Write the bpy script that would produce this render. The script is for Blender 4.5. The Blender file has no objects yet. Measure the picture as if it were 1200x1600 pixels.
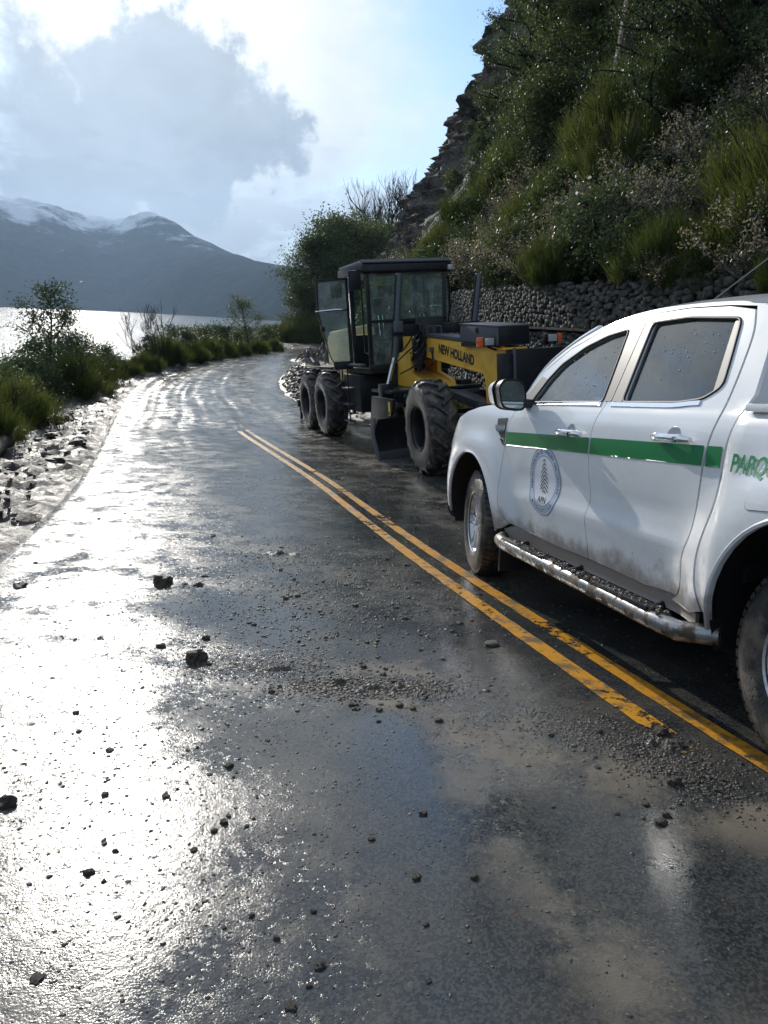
import bpy, bmesh, math, random
import numpy as np
from mathutils import Vector, Matrix, noise, geometry
from mathutils.bvhtree import BVHTree
rad = math.radians
random.seed(7)
rng = np.random.default_rng(7)
SC = bpy.context.scene
COL = SC.collection

# ------------------------------------------------------------------ camera
PITCH, ROLL, FPX = rad(14.238), rad(2.462), 1182.0
fw = Vector((0, math.cos(PITCH), -math.sin(PITCH)))
r0 = Vector((1, 0, 0)); u0 = Vector((0, math.sin(PITCH), math.cos(PITCH)))
rt = r0 * math.cos(ROLL) + u0 * math.sin(ROLL)
up = u0 * math.cos(ROLL) - r0 * math.sin(ROLL)
cd = bpy.data.cameras.new('camera')
cam = bpy.data.objects.new('camera', cd); COL.objects.link(cam)
cam.matrix_world = Matrix(((rt.x, up.x, -fw.x, 0), (rt.y, up.y, -fw.y, 0), (rt.z, up.z, -fw.z, 0), (0, 0, 0, 1)))
cd.sensor_fit = 'VERTICAL'; cd.sensor_height = 36.0; cd.lens = 36.0 * FPX / 1600.0
cd.clip_start = 0.05; cd.clip_end = 60000
SC.camera = cam

def ray(u, v):
    """direction of a photograph pixel (1200 x 1600)"""
    return (rt * ((u - 600) / FPX) - up * ((v - 800) / FPX) + fw).normalized()

# ------------------------------------------------------------------ world and sun
SUN_AZ, SUN_EL = rad(-21.7), rad(20.5)            # azimuth measured from +Y to +X
sun_dir = Vector((math.sin(SUN_AZ) * math.cos(SUN_EL), math.cos(SUN_AZ) * math.cos(SUN_EL), math.sin(SUN_EL)))
SKY_STRENGTH, CLOUD_STRENGTH, SUN_STRENGTH, EXPOSURE = 0.085, 1.0, 2.0, 0.98
sl = bpy.data.lights.new('sun', 'SUN'); sl.energy = SUN_STRENGTH; sl.angle = rad(0.6); sl.color = (1.0, 0.95, 0.87)
so = bpy.data.objects.new('sun', sl); COL.objects.link(so)
so.rotation_euler = (-sun_dir).to_track_quat('-Z', 'Y').to_euler(); so.location = (0, 0, 30)
SC.view_settings.view_transform = 'Standard'; SC.view_settings.look = 'None'
SC.view_settings.gamma = 1; SC.view_settings.exposure = EXPOSURE
SC.cycles.max_bounces = 8; SC.cycles.transparent_max_bounces = 16; SC.cycles.volume_bounces = 0
SC.cycles.sample_clamp_indirect = 4.0; SC.cycles.sample_clamp_direct = 12.0
try:
    SC.cycles.use_denoising = True
except Exception: pass

class NT:
    """small helper to write node trees"""
    def __init__(self, tree): self.t = tree; self.n = tree.nodes; self.l = tree.links
    def new(self, ty, **kw):
        nd = self.n.new(ty)
        for k, v in kw.items():
            if k.startswith('_'): setattr(nd, k[1:], v)
        return nd
    def put(self, sock, val):
        if hasattr(val, 'is_output') or isinstance(val, bpy.types.NodeSocket): self.l.new(val, sock)
        elif val is not None:
            if sock.type == 'RGBA' and not hasattr(val, '__len__'): val = (val, val, val, 1)
            if sock.type == 'RGBA' and len(val) == 3: val = (*val, 1)
            sock.default_value = val
    def m(self, op, a, b=None, c=None, clamp=False):
        nd = self.n.new('ShaderNodeMath'); nd.operation = op; nd.use_clamp = clamp
        self.put(nd.inputs[0], a); self.put(nd.inputs[1], b)
        if c is not None: self.put(nd.inputs[2], c)
        return nd.outputs[0]
    def vm(self, op, a, b=None, sc=None):
        nd = self.n.new('ShaderNodeVectorMath'); nd.operation = op
        self.put(nd.inputs[0], a)
        if b is not None: self.put(nd.inputs[1], b)
        if sc is not None: self.put(nd.inputs[3], sc)
        return nd.outputs['Value'] if op in ('DOT_PRODUCT', 'LENGTH', 'DISTANCE') else nd.outputs['Vector']
    def noise(self, vec, scale, detail=4, rough=.55, dist=0.0, lac=2.0, out=0):
        nd = self.n.new('ShaderNodeTexNoise'); self.put(nd.inputs['Vector'], vec)
        nd.inputs['Scale'].default_value = scale; nd.inputs['Detail'].default_value = detail
        nd.inputs['Roughness'].default_value = rough; nd.inputs['Distortion'].default_value = dist
        nd.inputs['Lacunarity'].default_value = lac
        return nd.outputs[out]
    def voro(self, vec, scale, feature='F1', out='Distance', rnd=1.0):
        nd = self.n.new('ShaderNodeTexVoronoi'); nd.feature = feature; self.put(nd.inputs['Vector'], vec)
        nd.inputs['Scale'].default_value = scale; nd.inputs['Randomness'].default_value = rnd
        return nd.outputs[out]
    def map(self, v, a, b, c=0.0, d=1.0, smooth=True):
        nd = self.n.new('ShaderNodeMapRange'); nd.interpolation_type = 'SMOOTHSTEP' if smooth else 'LINEAR'
        self.put(nd.inputs[0], v)
        for i, x in zip((1, 2, 3, 4), (a, b, c, d)): nd.inputs[i].default_value = x
        return nd.outputs[0]
    def mix(self, f, a, b):
        nd = self.n.new('ShaderNodeMix'); nd.data_type = 'RGBA'
        self.put(nd.inputs[0], f); self.put(nd.inputs[6], a); self.put(nd.inputs[7], b)
        return nd.outputs[2]
    def fmix(self, f, a, b):
        nd = self.n.new('ShaderNodeMix'); nd.data_type = 'FLOAT'
        self.put(nd.inputs[0], f); self.put(nd.inputs[2], a); self.put(nd.inputs[3], b)
        return nd.outputs[0]
    def scale3(self, v, s):
        nd = self.n.new('ShaderNodeMapping'); self.put(nd.inputs[0], v); nd.inputs['Scale'].default_value = s
        return nd.outputs[0]
    def bump(self, h, strength=.5, dist=.01, nrm=None):
        nd = self.n.new('ShaderNodeBump'); nd.inputs['Strength'].default_value = strength
        nd.inputs['Distance'].default_value = dist; self.put(nd.inputs['Height'], h)
        if nrm is not None: self.put(nd.inputs['Normal'], nrm)
        return nd.outputs[0]
    def attr(self, name, out='Fac'):
        nd = self.n.new('ShaderNodeAttribute'); nd.attribute_name = name; return nd.outputs[out]

wd = bpy.data.worlds.new('World'); SC.world = wd; wd.use_nodes = True
w = NT(wd.node_tree); w.n.clear()
sky = w.new('ShaderNodeTexSky'); sky.sky_type = 'NISHITA'; sky.sun_disc = False
sky.sun_elevation = SUN_EL; sky.sun_rotation = SUN_AZ; sky.altitude = 800; sky.air_density = 1.0; sky.dust_density = .6; sky.ozone_density = 1.6
dirv = w.new('ShaderNodeTexCoord').outputs['Generated']
sep = w.new('ShaderNodeSeparateXYZ'); w.l.new(dirv, sep.inputs[0])
elev = w.m('MAXIMUM', sep.outputs[2], 0.0)
den = w.m('ADD', elev, 0.16)
comb = w.new('ShaderNodeCombineXYZ')
w.l.new(w.m('DIVIDE', sep.outputs[0], den), comb.inputs[0]); w.l.new(w.m('DIVIDE', sep.outputs[1], den), comb.inputs[1])
cl = comb.outputs[0]
sund = w.vm('DOT_PRODUCT', dirv, tuple(sun_dir))
def blob(px, py, inner, outer):
    d = ray(px, py)
    warp = w.vm('ADD', dirv, w.vm('SCALE', w.vm('SUBTRACT', w.noise(dirv, 5.5, 9, .66, out=1), (.5, .5, .5)), sc=.42))
    dist = w.vm('DISTANCE', warp, tuple(d))
    return w.map(dist, inner, outer, 1.0, 0.0)
big = w.noise(cl, 0.75, 7, .58, .25)
fine = w.noise(w.scale3(dirv, (1, 1, 1.6)), 6.0, 9, .62, .25)
cover = w.map(w.m('ADD', w.m('MULTIPLY', big, .65), w.m('MULTIPLY', fine, .35)), .36, .52)
cover = w.m('MULTIPLY', cover, w.map(elev, .38, .70, 1.0, .55))
blue = w.m('MAXIMUM', blob(600, 120, .06, .17), blob(740, 50, .05, .18))
blue = w.m('MAXIMUM', blue, blob(680, 190, .0, .09))
blue = w.m('MAXIMUM', blue, w.m('MULTIPLY', blob(560, 30, .0, .10), .55))
cover = w.m('MULTIPLY', cover, w.m('SUBTRACT', 1.0, blue), clamp=True)
low = w.map(elev, .22, .02)                                   # thicker layer low over the lake
cover = w.m('MAXIMUM', cover, w.m('MULTIPLY', low, .95), clamp=True)
solid = w.m('MULTIPLY', blob(250, 60, .16, .34), .95)
cover = w.m('MAXIMUM', cover, solid, clamp=True)
dark = w.m('MAXIMUM', blob(290, 180, .085, .125), blob(190, 235, .08, .13))
dark = w.m('MAXIMUM', dark, blob(20, 200, .06, .12))
dark = w.m('MAXIMUM', dark, w.m('MULTIPLY', w.map(w.noise(cl, 1.3, 6, .6), .50, .66), .30))
dark = w.m('MAXIMUM', dark, w.map(elev, .20, .08, 0, .85))
glow = w.m('POWER', w.m('MAXIMUM', sund, 0.0), 9.0)
glow2 = w.m('POWER', w.m('MAXIMUM', sund, 0.0), 60.0)
bright = w.m('ADD', w.m('ADD', w.m('MULTIPLY', glow, .22), w.m('MULTIPLY', glow2, .10)), .43)
bright = w.m('MULTIPLY', bright, w.map(fine, .25, .75, .85, 1.12))
whitec = w.mix(glow, (.80, .90, .98), (1.0, .985, .94))
white = w.vm('SCALE', whitec, sc=bright)
greyv = w.m('ADD', w.m('MULTIPLY', glow2, .16), w.map(fine, .3, .75, .175, .285))
grey = w.vm('SCALE', (.90, 1.0, 1.08), sc=greyv)
ccol = w.mix(dark, white, grey)
bg1 = w.new('ShaderNodeBackground'); w.l.new(w.vm('MULTIPLY', sky.outputs[0], (.86, 1.0, 1.16)), bg1.inputs[0]); bg1.inputs[1].default_value = SKY_STRENGTH
bg2 = w.new('ShaderNodeBackground'); w.l.new(ccol, bg2.inputs[0]); bg2.inputs[1].default_value = CLOUD_STRENGTH
mx = w.new('ShaderNodeMixShader'); w.l.new(cover, mx.inputs[0]); w.l.new(bg1.outputs[0], mx.inputs[1]); w.l.new(bg2.outputs[0], mx.inputs[2])
wo = w.new('ShaderNodeOutputWorld'); w.l.new(mx.outputs[0], wo.inputs[0])

# ------------------------------------------------------------------ materials
def mat(name, base=(.5, .5, .5), rough=.5, metal=0.0, coat=0.0, fn=None, spec=None, **kw):
    mt = bpy.data.materials.new(name); mt.use_nodes = True
    t = NT(mt.node_tree); p = mt.node_tree.nodes['Principled BSDF']
    p.inputs['Base Color'].default_value = (*base, 1); p.inputs['Roughness'].default_value = rough
    p.inputs['Metallic'].default_value = metal; p.inputs['Coat Weight'].default_value = coat
    p.inputs['Coat Roughness'].default_value = .12
    if spec is not None: p.inputs['Specular IOR Level'].default_value = spec
    if fn: fn(t, p, **kw)
    return mt
def co(t, which='Object'): return t.new('ShaderNodeTexCoord').outputs[which]
def worn(t, p, c1, c2, scale=8, lo=.4, hi=.7, r1=.4, r2=.7, bump=0.0, bscale=60, bdist=.004):
    v = co(t); f = t.map(t.noise(v, scale, 6, .62), lo, hi)
    t.put(p.inputs['Base Color'], t.mix(f, c1, c2)); t.put(p.inputs['Roughness'], t.fmix(f, r1, r2))
    if bump: t.put(p.inputs['Normal'], t.bump(t.noise(v, bscale, 5, .6), bump, bdist))
MUD = (.115, .092, .068)

def road_fn(t, p):
    v = co(t); mud = t.attr('mud'); wet = t.attr('wet'); st = t.attr('streak')
    grain = t.voro(v, 150, 'F1'); grain2 = t.noise(v, 260, 3, .6)
    med = t.noise(v, 26, 5, .62); lumps = t.map(t.noise(v, 9, 6, .68), .45, .75)
    agg = t.mix(t.map(t.voro(v, 140, 'F1', 'Color'), .3, .8), (.020, .024, .027), (.062, .066, .066))
    mm = t.m('MULTIPLY', mud, t.map(t.noise(v, 3.2, 9, .72), .38, .60), clamp=True)
    speck = t.map(t.noise(v, 42, 4, .65), .57, .66)
    mm2 = t.m('MAXIMUM', mm, t.m('MULTIPLY', speck, t.map(mud, .05, .6, .1, .8)), clamp=True)
    c = t.mix(mm2, agg, t.mix(t.noise(v, 5, 5), (.12, .10, .075), (.25, .215, .165)))
    t.put(p.inputs['Base Color'], c)
    r = t.fmix(mm2, t.fmix(wet, .12, .05), .40)
    r = t.m('ADD', r, t.m('MULTIPLY', t.m('SUBTRACT', t.noise(v, 1.4, 5), .5), .12))
    t.put(p.inputs['Roughness'], r)
    h = t.m('ADD', t.m('MULTIPLY', grain, -.55), t.m('MULTIPLY', grain2, .5))
    h = t.m('MULTIPLY', h, t.fmix(wet, 1.0, .30))
    b1 = t.bump(h, .20, .0030)
    h2 = t.m('ADD', t.m('MULTIPLY', med, t.fmix(mm2, .22, 1.8)), t.m('MULTIPLY', lumps, t.fmix(mm2, .05, 1.5)))
    h2 = t.m('MULTIPLY', h2, t.fmix(wet, 1.0, .35))
    b2 = t.bump(h2, .20, .010, b1)
    b3 = t.bump(st, .7, .03, b2)
    t.put(p.inputs['Normal'], b3)
    t.put(p.inputs['Specular IOR Level'], t.fmix(mm2, .5, .30))
M = {}
M['road'] = mat('wet_asphalt', rough=.3, fn=road_fn)
def mudg_fn(t, p):
    v = co(t)
    f = t.map(t.noise(v, 2.2, 8, .65), .35, .65)
    t.put(p.inputs['Base Color'], t.mix(f, (.035, .028, .022), (.10, .080, .060)))
    t.put(p.inputs['Roughness'], t.map(t.noise(v, 6, 5), .35, .65, .36, .62))
    h = t.m('ADD', t.noise(v, 16, 8, .72), t.m('MULTIPLY', t.noise(v, 60, 4, .6), .3))
    t.put(p.inputs['Normal'], t.bump(h, .9, .05))
M['ground'] = mat('wet_mud', rough=.35, fn=mudg_fn)
M['clod'] = mat('mud_clod', fn=lambda t, p: worn(t, p, (.045, .037, .029), (.125, .102, .078), 14, .3, .7, .35, .7, .9, 40, .012))
def yl_fn(t, p):
    v = co(t)
    dirt = t.m('MAXIMUM', t.map(t.noise(v, 5.5, 8, .76), .47, .60), t.map(t.noise(v, 30, 4, .6), .60, .68))
    t.put(p.inputs['Base Color'], t.mix(dirt, t.mix(t.noise(v, 9), (.78, .36, .030), (.66, .30, .03)), (.20, .12, .045)))
    t.put(p.inputs['Roughness'], t.fmix(dirt, .34, .45))
    t.put(p.inputs['Normal'], t.bump(t.m('ADD', t.noise(v, 130, 4, .6), t.m('MULTIPLY', dirt, .6)), .5, .004))
    worn_ = t.m('ADD', t.attr('fade'), t.m('MULTIPLY', t.m('SUBTRACT', t.noise(v, 13, 8, .78), .5), 2.2))
    t.put(p.inputs['Alpha'], t.map(worn_, .62, .70, 1.0, 0.0))
M['yellow_line'] = mat('road_paint_yellow', fn=yl_fn)
def water_fn(t, p):
    v = co(t)
    h = t.m('ADD', t.noise(t.scale3(v, (1, .6, 1)), .9, 5, .6), t.m('MULTIPLY', t.noise(v, .12, 4, .6), 2.5))
    t.put(p.inputs['Normal'], t.bump(h, 1.0, .35))
M['water'] = mat('lake_water', (.012, .03, .04), .13, fn=water_fn, spec=.6)
def mount_fn(t, p):
    g = t.new('ShaderNodeNewGeometry'); v = g.outputs['Position']
    s = t.new('ShaderNodeSeparateXYZ'); t.l.new(v, s.inputs[0])
    n = t.noise(t.scale3(v, (1, 1, 2.0)), .0045, 9, .66); z = s.outputs[2]
    nz = t.new('ShaderNodeSeparateXYZ'); t.l.new(g.outputs['Normal'], nz.inputs[0])
    line = t.m('ADD', z, t.m('MULTIPLY', t.m('SUBTRACT', n, .5), 620))
    snow = t.map(line, 300, 420)
    patch = t.m('MULTIPLY', t.map(t.noise(v, .012, 6, .7), .66, .74), t.map(z, 120, 260))
    snow = t.m('MAXIMUM', snow, t.m('MULTIPLY', patch, .6))
    forest = t.mix(t.map(t.noise(v, .03, 8, .7), .35, .65), (.018, .028, .026), (.045, .05, .045))
    t.put(p.inputs['Base Color'], t.mix(snow, forest, (.78, .80, .84)))
    t.put(p.inputs['Roughness'], .85)
    t.put(p.inputs['Normal'], t.bump(t.noise(v, .02, 8, .7), .6, 12))
M['mountain'] = mat('mountain', fn=mount_fn, spec=0.0)
def rock_fn(t, p, dark=(.055, .050, .044), light=(.20, .175, .145), sc=1.1):
    v = co(t); n = t.noise(v, sc, 10, .7, .4); cr = t.voro(v, sc * 2.2, 'DISTANCE_TO_EDGE')
    c = t.mix(t.map(n, .35, .68), dark, light)
    moss = t.map(t.noise(v, sc * .8, 6, .6), .56, .66)
    t.put(p.inputs['Base Color'], t.mix(moss, c, (.045, .060, .025)))
    p.inputs['Roughness'].default_value = .75
    h = t.m('ADD', t.noise(v, sc * 5, 9, .7), t.m('MULTIPLY', t.map(cr, 0, .08), .6))
    t.put(p.inputs['Normal'], t.bump(h, .9, .12))
M['cliff'] = mat('cliff_rock', fn=rock_fn)
def soil_fn(t, p):
    v = co(t); t.put(p.inputs['Base Color'], t.mix(t.map(t.noise(v, 2.0, 9, .7), .35, .65), (.020, .020, .012), (.060, .055, .030)))
    p.inputs['Roughness'].default_value = .9; t.put(p.inputs['Normal'], t.bump(t.noise(v, 7, 8, .75), 1.0, .15))
M['soil'] = mat('hillside_soil', fn=soil_fn)
def stone_fn(t, p):
    v = t.new('ShaderNodeNewGeometry').outputs['Position']; oi = t.new('ShaderNodeObjectInfo').outputs['Random']; a = t.attr('tint')
    k = t.m('FRACT', t.m('ADD', oi, a))
    c = t.mix(k, (.055, .052, .046), (.155, .145, .128))
    t.put(p.inputs['Base Color'], t.mix(t.map(t.noise(v, 9, 6, .7), .45, .7), c, (.055, .055, .035)))
    p.inputs['Roughness'].default_value = .8; p.inputs['Specular IOR Level'].default_value = .3
    t.put(p.inputs['Normal'], t.bump(t.noise(v, 40, 5, .65), .35, .008))
M['stone'] = mat('wall_stone', fn=stone_fn)
M['gap'] = mat('wall_backing', (.03, .028, .024), .9)

def leaf_mat(name, c1, c2, trans=.35, rough=.5, spec=.3):
    mt = bpy.data.materials.new(name); mt.use_nodes = True; t = NT(mt.node_tree); p = t.n['Principled BSDF']
    oi = t.new('ShaderNodeObjectInfo').outputs['Random']; a = t.attr('tint')
    f = t.m('ADD', t.m('MULTIPLY', a, .75), t.m('MULTIPLY', oi, .25), clamp=True)
    c = t.mix(f, c1, c2); t.put(p.inputs['Base Color'], c)
    p.inputs['Roughness'].default_value = rough; p.inputs['Specular IOR Level'].default_value = spec
    tr = t.new('ShaderNodeBsdfTranslucent'); t.put(tr.inputs[0], t.vm('MULTIPLY', c, (1.5, 1.45, .7)))
    ms = t.new('ShaderNodeMixShader'); ms.inputs[0].default_value = trans
    t.l.new(p.outputs[0], ms.inputs[1]); t.l.new(tr.outputs[0], ms.inputs[2])
    t.l.new(ms.outputs[0], t.n['Material Output'].inputs[0]); return mt
M['broom'] = leaf_mat('broom_stems', (.034, .056, .022), (.140, .162, .050), .42)
M['leaf_dark'] = leaf_mat('dark_leaves', (.040, .070, .042), (.095, .125, .068), .36)
M['leaf_mid'] = leaf_mat('mid_green_leaves', (.050, .078, .036), (.120, .145, .070), .35)
M['pod'] = leaf_mat('dry_seed_pods', (.16, .13, .10), (.55, .50, .44), .3, .35, .6)
M['twig'] = mat('bark', spec=.2, fn=lambda t, p: worn(t, p, (.028, .023, .019), (.070, .058, .046), 5, .35, .7, .7, .9, .8, 30, .02))
M['twig_pale'] = mat('pale_twig', (.16, .135, .105), .7)
M['dry_grass'] = leaf_mat('dry_grass', (.08, .065, .035), (.20, .165, .09), .35)

# vehicles
def white_fn(t, p):
    v = co(t); s = t.new('ShaderNodeSeparateXYZ'); t.l.new(v, s.inputs[0]); z = s.outputs[2]
    n = t.noise(v, 7, 8, .7); n2 = t.noise(t.scale3(v, (6, 6, 2.0)), 9, 6, .75)
    edge = t.m('ADD', z, t.m('MULTIPLY', t.m('SUBTRACT', n, .5), .34))
    d1 = t.m('MULTIPLY', t.map(edge, .60, .44), .80)
    spl = t.m('MULTIPLY', t.map(n2, .60, .68), t.map(z, .86, .50, 0, .9))
    sp2 = t.m('MULTIPLY', t.map(t.noise(v, 75, 2, .5), .74, .78), .55)
    film = t.m('MULTIPLY', t.map(t.noise(v, 2.5, 6, .6), .35, .75), .14)
    d = t.m('MAXIMUM', t.m('MAXIMUM', d1, spl), t.m('MAXIMUM', sp2, film), clamp=True)
    t.put(p.inputs['Base Color'], t.mix(d, (.84, .855, .86), (.165, .125, .09)))
    t.put(p.inputs['Roughness'], t.fmix(d, .22, .7)); t.put(p.inputs['Coat Weight'], t.fmix(d, .7, 0.0))
    t.put(p.inputs['Normal'], t.bump(t.noise(v, 26, 3), .02, .004))
M['white'] = mat('white_paint', (.8, .8, .8), .3, coat=.7, fn=white_fn)
M['green'] = mat('green_stripe_film', (.004, .205, .055), .30, coat=.3)
M['greentext'] = mat('green_lettering', (.012, .24, .09), .35)
M['chrome'] = mat('chrome', (.72, .73, .75), .12, 1.0)
M['alloy'] = mat('alloy_rim', fn=lambda t, p: (worn(t, p, (.62, .63, .64), (.24, .20, .16), 9, .50, .72, .28, .7), p.inputs['Metallic'].__setattr__('default_value', .75)))
M['blackplastic'] = mat('black_plastic', (.018, .019, .021), .42)
M['rubber_seal'] = mat('rubber_seal', (.012, .012, .013), .55)
M['bronze'] = mat('dull_pillar_trim', (.11, .10, .088), .4)
M['steel_step'] = mat('muddy_steel', fn=lambda t, p: (worn(t, p, (.34, .34, .34), (.13, .105, .08), 11, .44, .58, .25, .7), p.inputs['Metallic'].__setattr__('default_value', .8)))
def tyre_fn(t, p, m=.5):
    v = co(t); f = t.map(t.noise(v, 7, 8, .7), .62 - .3 * m, .82 - .3 * m)
    t.put(p.inputs['Base Color'], t.mix(f, (.022, .022, .022), (.15, .12, .092))); t.put(p.inputs['Roughness'], t.fmix(f, .38, .65))
    t.put(p.inputs['Normal'], t.bump(t.m('ADD', t.noise(v, 45, 5, .65), t.m('MULTIPLY', f, .8)), .7, .008))
M['tyre'] = mat('muddy_tyre', fn=tyre_fn)
M['tyre_big'] = mat('muddy_grader_tyre', fn=tyre_fn, m=.55)
M['dark_inside'] = mat('dark_interior', (.02, .021, .022), .7)
M['seat'] = mat('grey_seat_fabric', (.055, .058, .062), .85)
M['paper'] = mat('papers', (.55, .57, .55), .6)
def glass(name, tint, opac, droplets=False):
    mt = bpy.data.materials.new(name); mt.use_nodes = True; t = NT(mt.node_tree); t.n.remove(t.n['Principled BSDF'])
    tb = t.new('ShaderNodeBsdfTransparent'); tb.inputs[0].default_value = (*tint, 1)
    gl = t.new('ShaderNodeBsdfGlossy'); gl.inputs['Roughness'].default_value = .03
    df = t.new('ShaderNodeBsdfDiffuse'); df.inputs[0].default_value = (.34, .42, .39, 1)
    v = co(t); film = t.m('MULTIPLY', t.map(t.noise(v, 4, 7, .65), .35, .75, .25, 1.0), opac)  # pale diffuse film lightens the pane in place of reflected sky
    m1 = t.new('ShaderNodeMixShader'); t.l.new(film, m1.inputs[0]); t.l.new(tb.outputs[0], m1.inputs[1]); t.l.new(df.outputs[0], m1.inputs[2])
    fr = t.new('ShaderNodeFresnel'); fr.inputs[0].default_value = 1.55
    m2 = t.new('ShaderNodeMixShader'); t.l.new(t.m('MULTIPLY', fr.outputs[0], 1.8, clamp=True), m2.inputs[0])
    t.l.new(m1.outputs[0], m2.inputs[1]); t.l.new(gl.outputs[0], m2.inputs[2]); t.l.new(m2.outputs[0], t.n['Material Output'].inputs[0])
    return mt
M['glass_truck'] = glass('tinted_car_glass', (.55, .66, .63), .20)
M['glass_cab'] = glass('green_cab_glass', (.66, .84, .77), .60)
M['glass_lamp'] = mat('lamp_lens', (.55, .57, .58), .12, .2, coat=.6)
M['mirror'] = mat('mirror_glass', (.55, .6, .6), .04, 1.0)
M['droplet'] = mat('water_droplet', (.75, .8, .8), .08, coat=1.0)
M['gyellow'] = mat('grader_yellow', fn=lambda t, p: (worn(t, p, (.92, .52, .06), (.72, .40, .05), 3.5, .45, .75, .35, .6, .1, 40, .002)))
M['gblack'] = mat('grader_black_steel', spec=.3, fn=lambda t, p: worn(t, p, (.014, .015, .018), (.060, .054, .046), 5, .52, .80, .36, .6, .35, 30, .004))
M['ggrey'] = mat('grader_grey_steel', (.085, .092, .105), .45)
M['gtan_lit'] = mat('sunlit_tan_paint', (.70, .50, .24), .55)  # yellow body paint paled to tan, sunlight and glare put into the colour
M['rod'] = mat('hydraulic_rod', (.78, .80, .82), .14, 1.0)
M['amber'] = mat('amber_lens', (.85, .13, .02), .2, coat=.5)
M['sticker'] = mat('yellow_sticker', (.72, .50, .02), .45)
M['blade'] = mat('worn_blade_steel', fn=lambda t, p: worn(t, p, (.016, .017, .020), (.06, .052, .045), 5, .45, .8, .35, .6, .4, 24, .006))
M['logo_ring'] = mat('emblem_ring_film', (.50, .58, .70), .35)
M['logo_white'] = mat('emblem_white_film', (.72, .75, .80), .35)
M['logo_blue'] = mat('emblem_blue_ink', (.06, .11, .22), .4)
M['logo_ink'] = mat('emblem_dark_ink', (.035, .037, .042), .4)
M['letter_black'] = mat('black_lettering', (.02, .02, .022), .45)

# ------------------------------------------------------------------ object helpers
def tag(o, label=None, cat=None, group=None, kind=None):
    if label: o['label'] = label
    if cat: o['category'] = cat
    if group: o['group'] = group
    if kind: o['kind'] = kind
    return o
def thing(name, label, cat, loc=(0, 0, 0), rz=0.0, group=None, mw=None):
    o = bpy.data.objects.new(name, None); o.empty_display_size = .2; COL.objects.link(o)
    if mw is not None: o.matrix_world = mw
    else: o.location = loc; o.rotation_euler = (0, 0, rz)
    return tag(o, label, cat, group)
def link(name, me, parent=None):
    o = bpy.data.objects.new(name, me); COL.objects.link(o)
    if parent is not None: o.parent = parent
    return o
def obj(name, bm, m, parent=None, smooth=False, bevel=0.0, sharp=35, kind=None, label=None):
    if bevel:
        bmesh.ops.recalc_face_normals(bm, faces=bm.faces)
        ed = [e for e in bm.edges if len(e.link_faces) == 2 and e.calc_face_angle(0) > rad(30)]
        if ed:
            try: bmesh.ops.bevel(bm, geom=ed, offset=bevel, segments=2, affect='EDGES', profile=.6, clamp_overlap=True)
            except Exception: pass
    bmesh.ops.recalc_face_normals(bm, faces=bm.faces)
    if smooth or bevel:
        for f in bm.faces: f.smooth = True
        for e in bm.edges:
            if len(e.link_faces) != 2 or e.calc_face_angle(0) > rad(sharp): e.smooth = False
    me = bpy.data.meshes.new(name); bm.to_mesh(me); bm.free(); me.materials.append(m)
    o = link(name, me, parent)
    if kind: o['kind'] = kind
    if label: o['label'] = label
    return o
def npmesh(name, V, F, m, tint=None, smooth=False, fan=4):
    """mesh from numpy arrays, F of shape (n,3) or (n,4)"""
    V = np.asarray(V, np.float32); F = np.asarray(F, np.int32); k = F.shape[1]
    me = bpy.data.meshes.new(name); me.vertices.add(len(V)); me.vertices.foreach_set('co', V.ravel())
    me.loops.add(F.size); me.loops.foreach_set('vertex_index', F.ravel()); me.polygons.add(len(F))
    me.polygons.foreach_set('loop_start', np.arange(0, F.size, k, dtype=np.int32))
    if smooth: me.polygons.foreach_set('use_smooth', np.ones(len(F), bool))
    me.update(calc_edges=True)
    if tint is not None:
        a = me.attributes.new('tint', 'FLOAT', 'POINT'); a.data.foreach_set('value', np.asarray(tint, np.float32))
    me.materials.append(m); return me
def box(bm, x0, x1, y0, y1, z0, z1, mtx=None):
    vs = [bm.verts.new((x, y, z)) for x in (x0, x1) for y in (y0, y1) for z in (z0, z1)]
    for f in ((0, 1, 3, 2), (4, 6, 7, 5), (0, 4, 5, 1), (2, 3, 7, 6), (0, 2, 6, 4), (1, 5, 7, 3)): bm.faces.new([vs[i] for i in f])
    if mtx is not None: bmesh.ops.transform(bm, matrix=mtx, verts=vs)
    return vs
def prism(bm, poly, y0, y1):
    """polygon in x,z extruded between two y"""
    a = [bm.verts.new((x, y0, z)) for x, z in poly]; b = [bm.verts.new((x, y1, z)) for x, z in poly]
    bm.faces.new(a); bm.faces.new(b[::-1]); n = len(poly)
    for i in range(n): bm.faces.new((a[i], a[(i + 1) % n], b[(i + 1) % n], b[i]))
    return a + b
def cyl(bm, p0, p1, r0, r1=None, seg=12, caps=True):
    p0, p1 = Vector(p0), Vector(p1); r1 = r0 if r1 is None else r1
    q = (p1 - p0).to_track_quat('Z', 'Y'); A, B = [], []
    for i in range(seg):
        d = q @ Vector((math.cos(2 * math.pi * i / seg), math.sin(2 * math.pi * i / seg), 0))
        A.append(bm.verts.new(p0 + d * r0)); B.append(bm.verts.new(p1 + d * r1))
    for i in range(seg): bm.faces.new((A[i], A[(i + 1) % seg], B[(i + 1) % seg], B[i]))
    if caps: bm.faces.new(A[::-1]); bm.faces.new(B)
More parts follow.
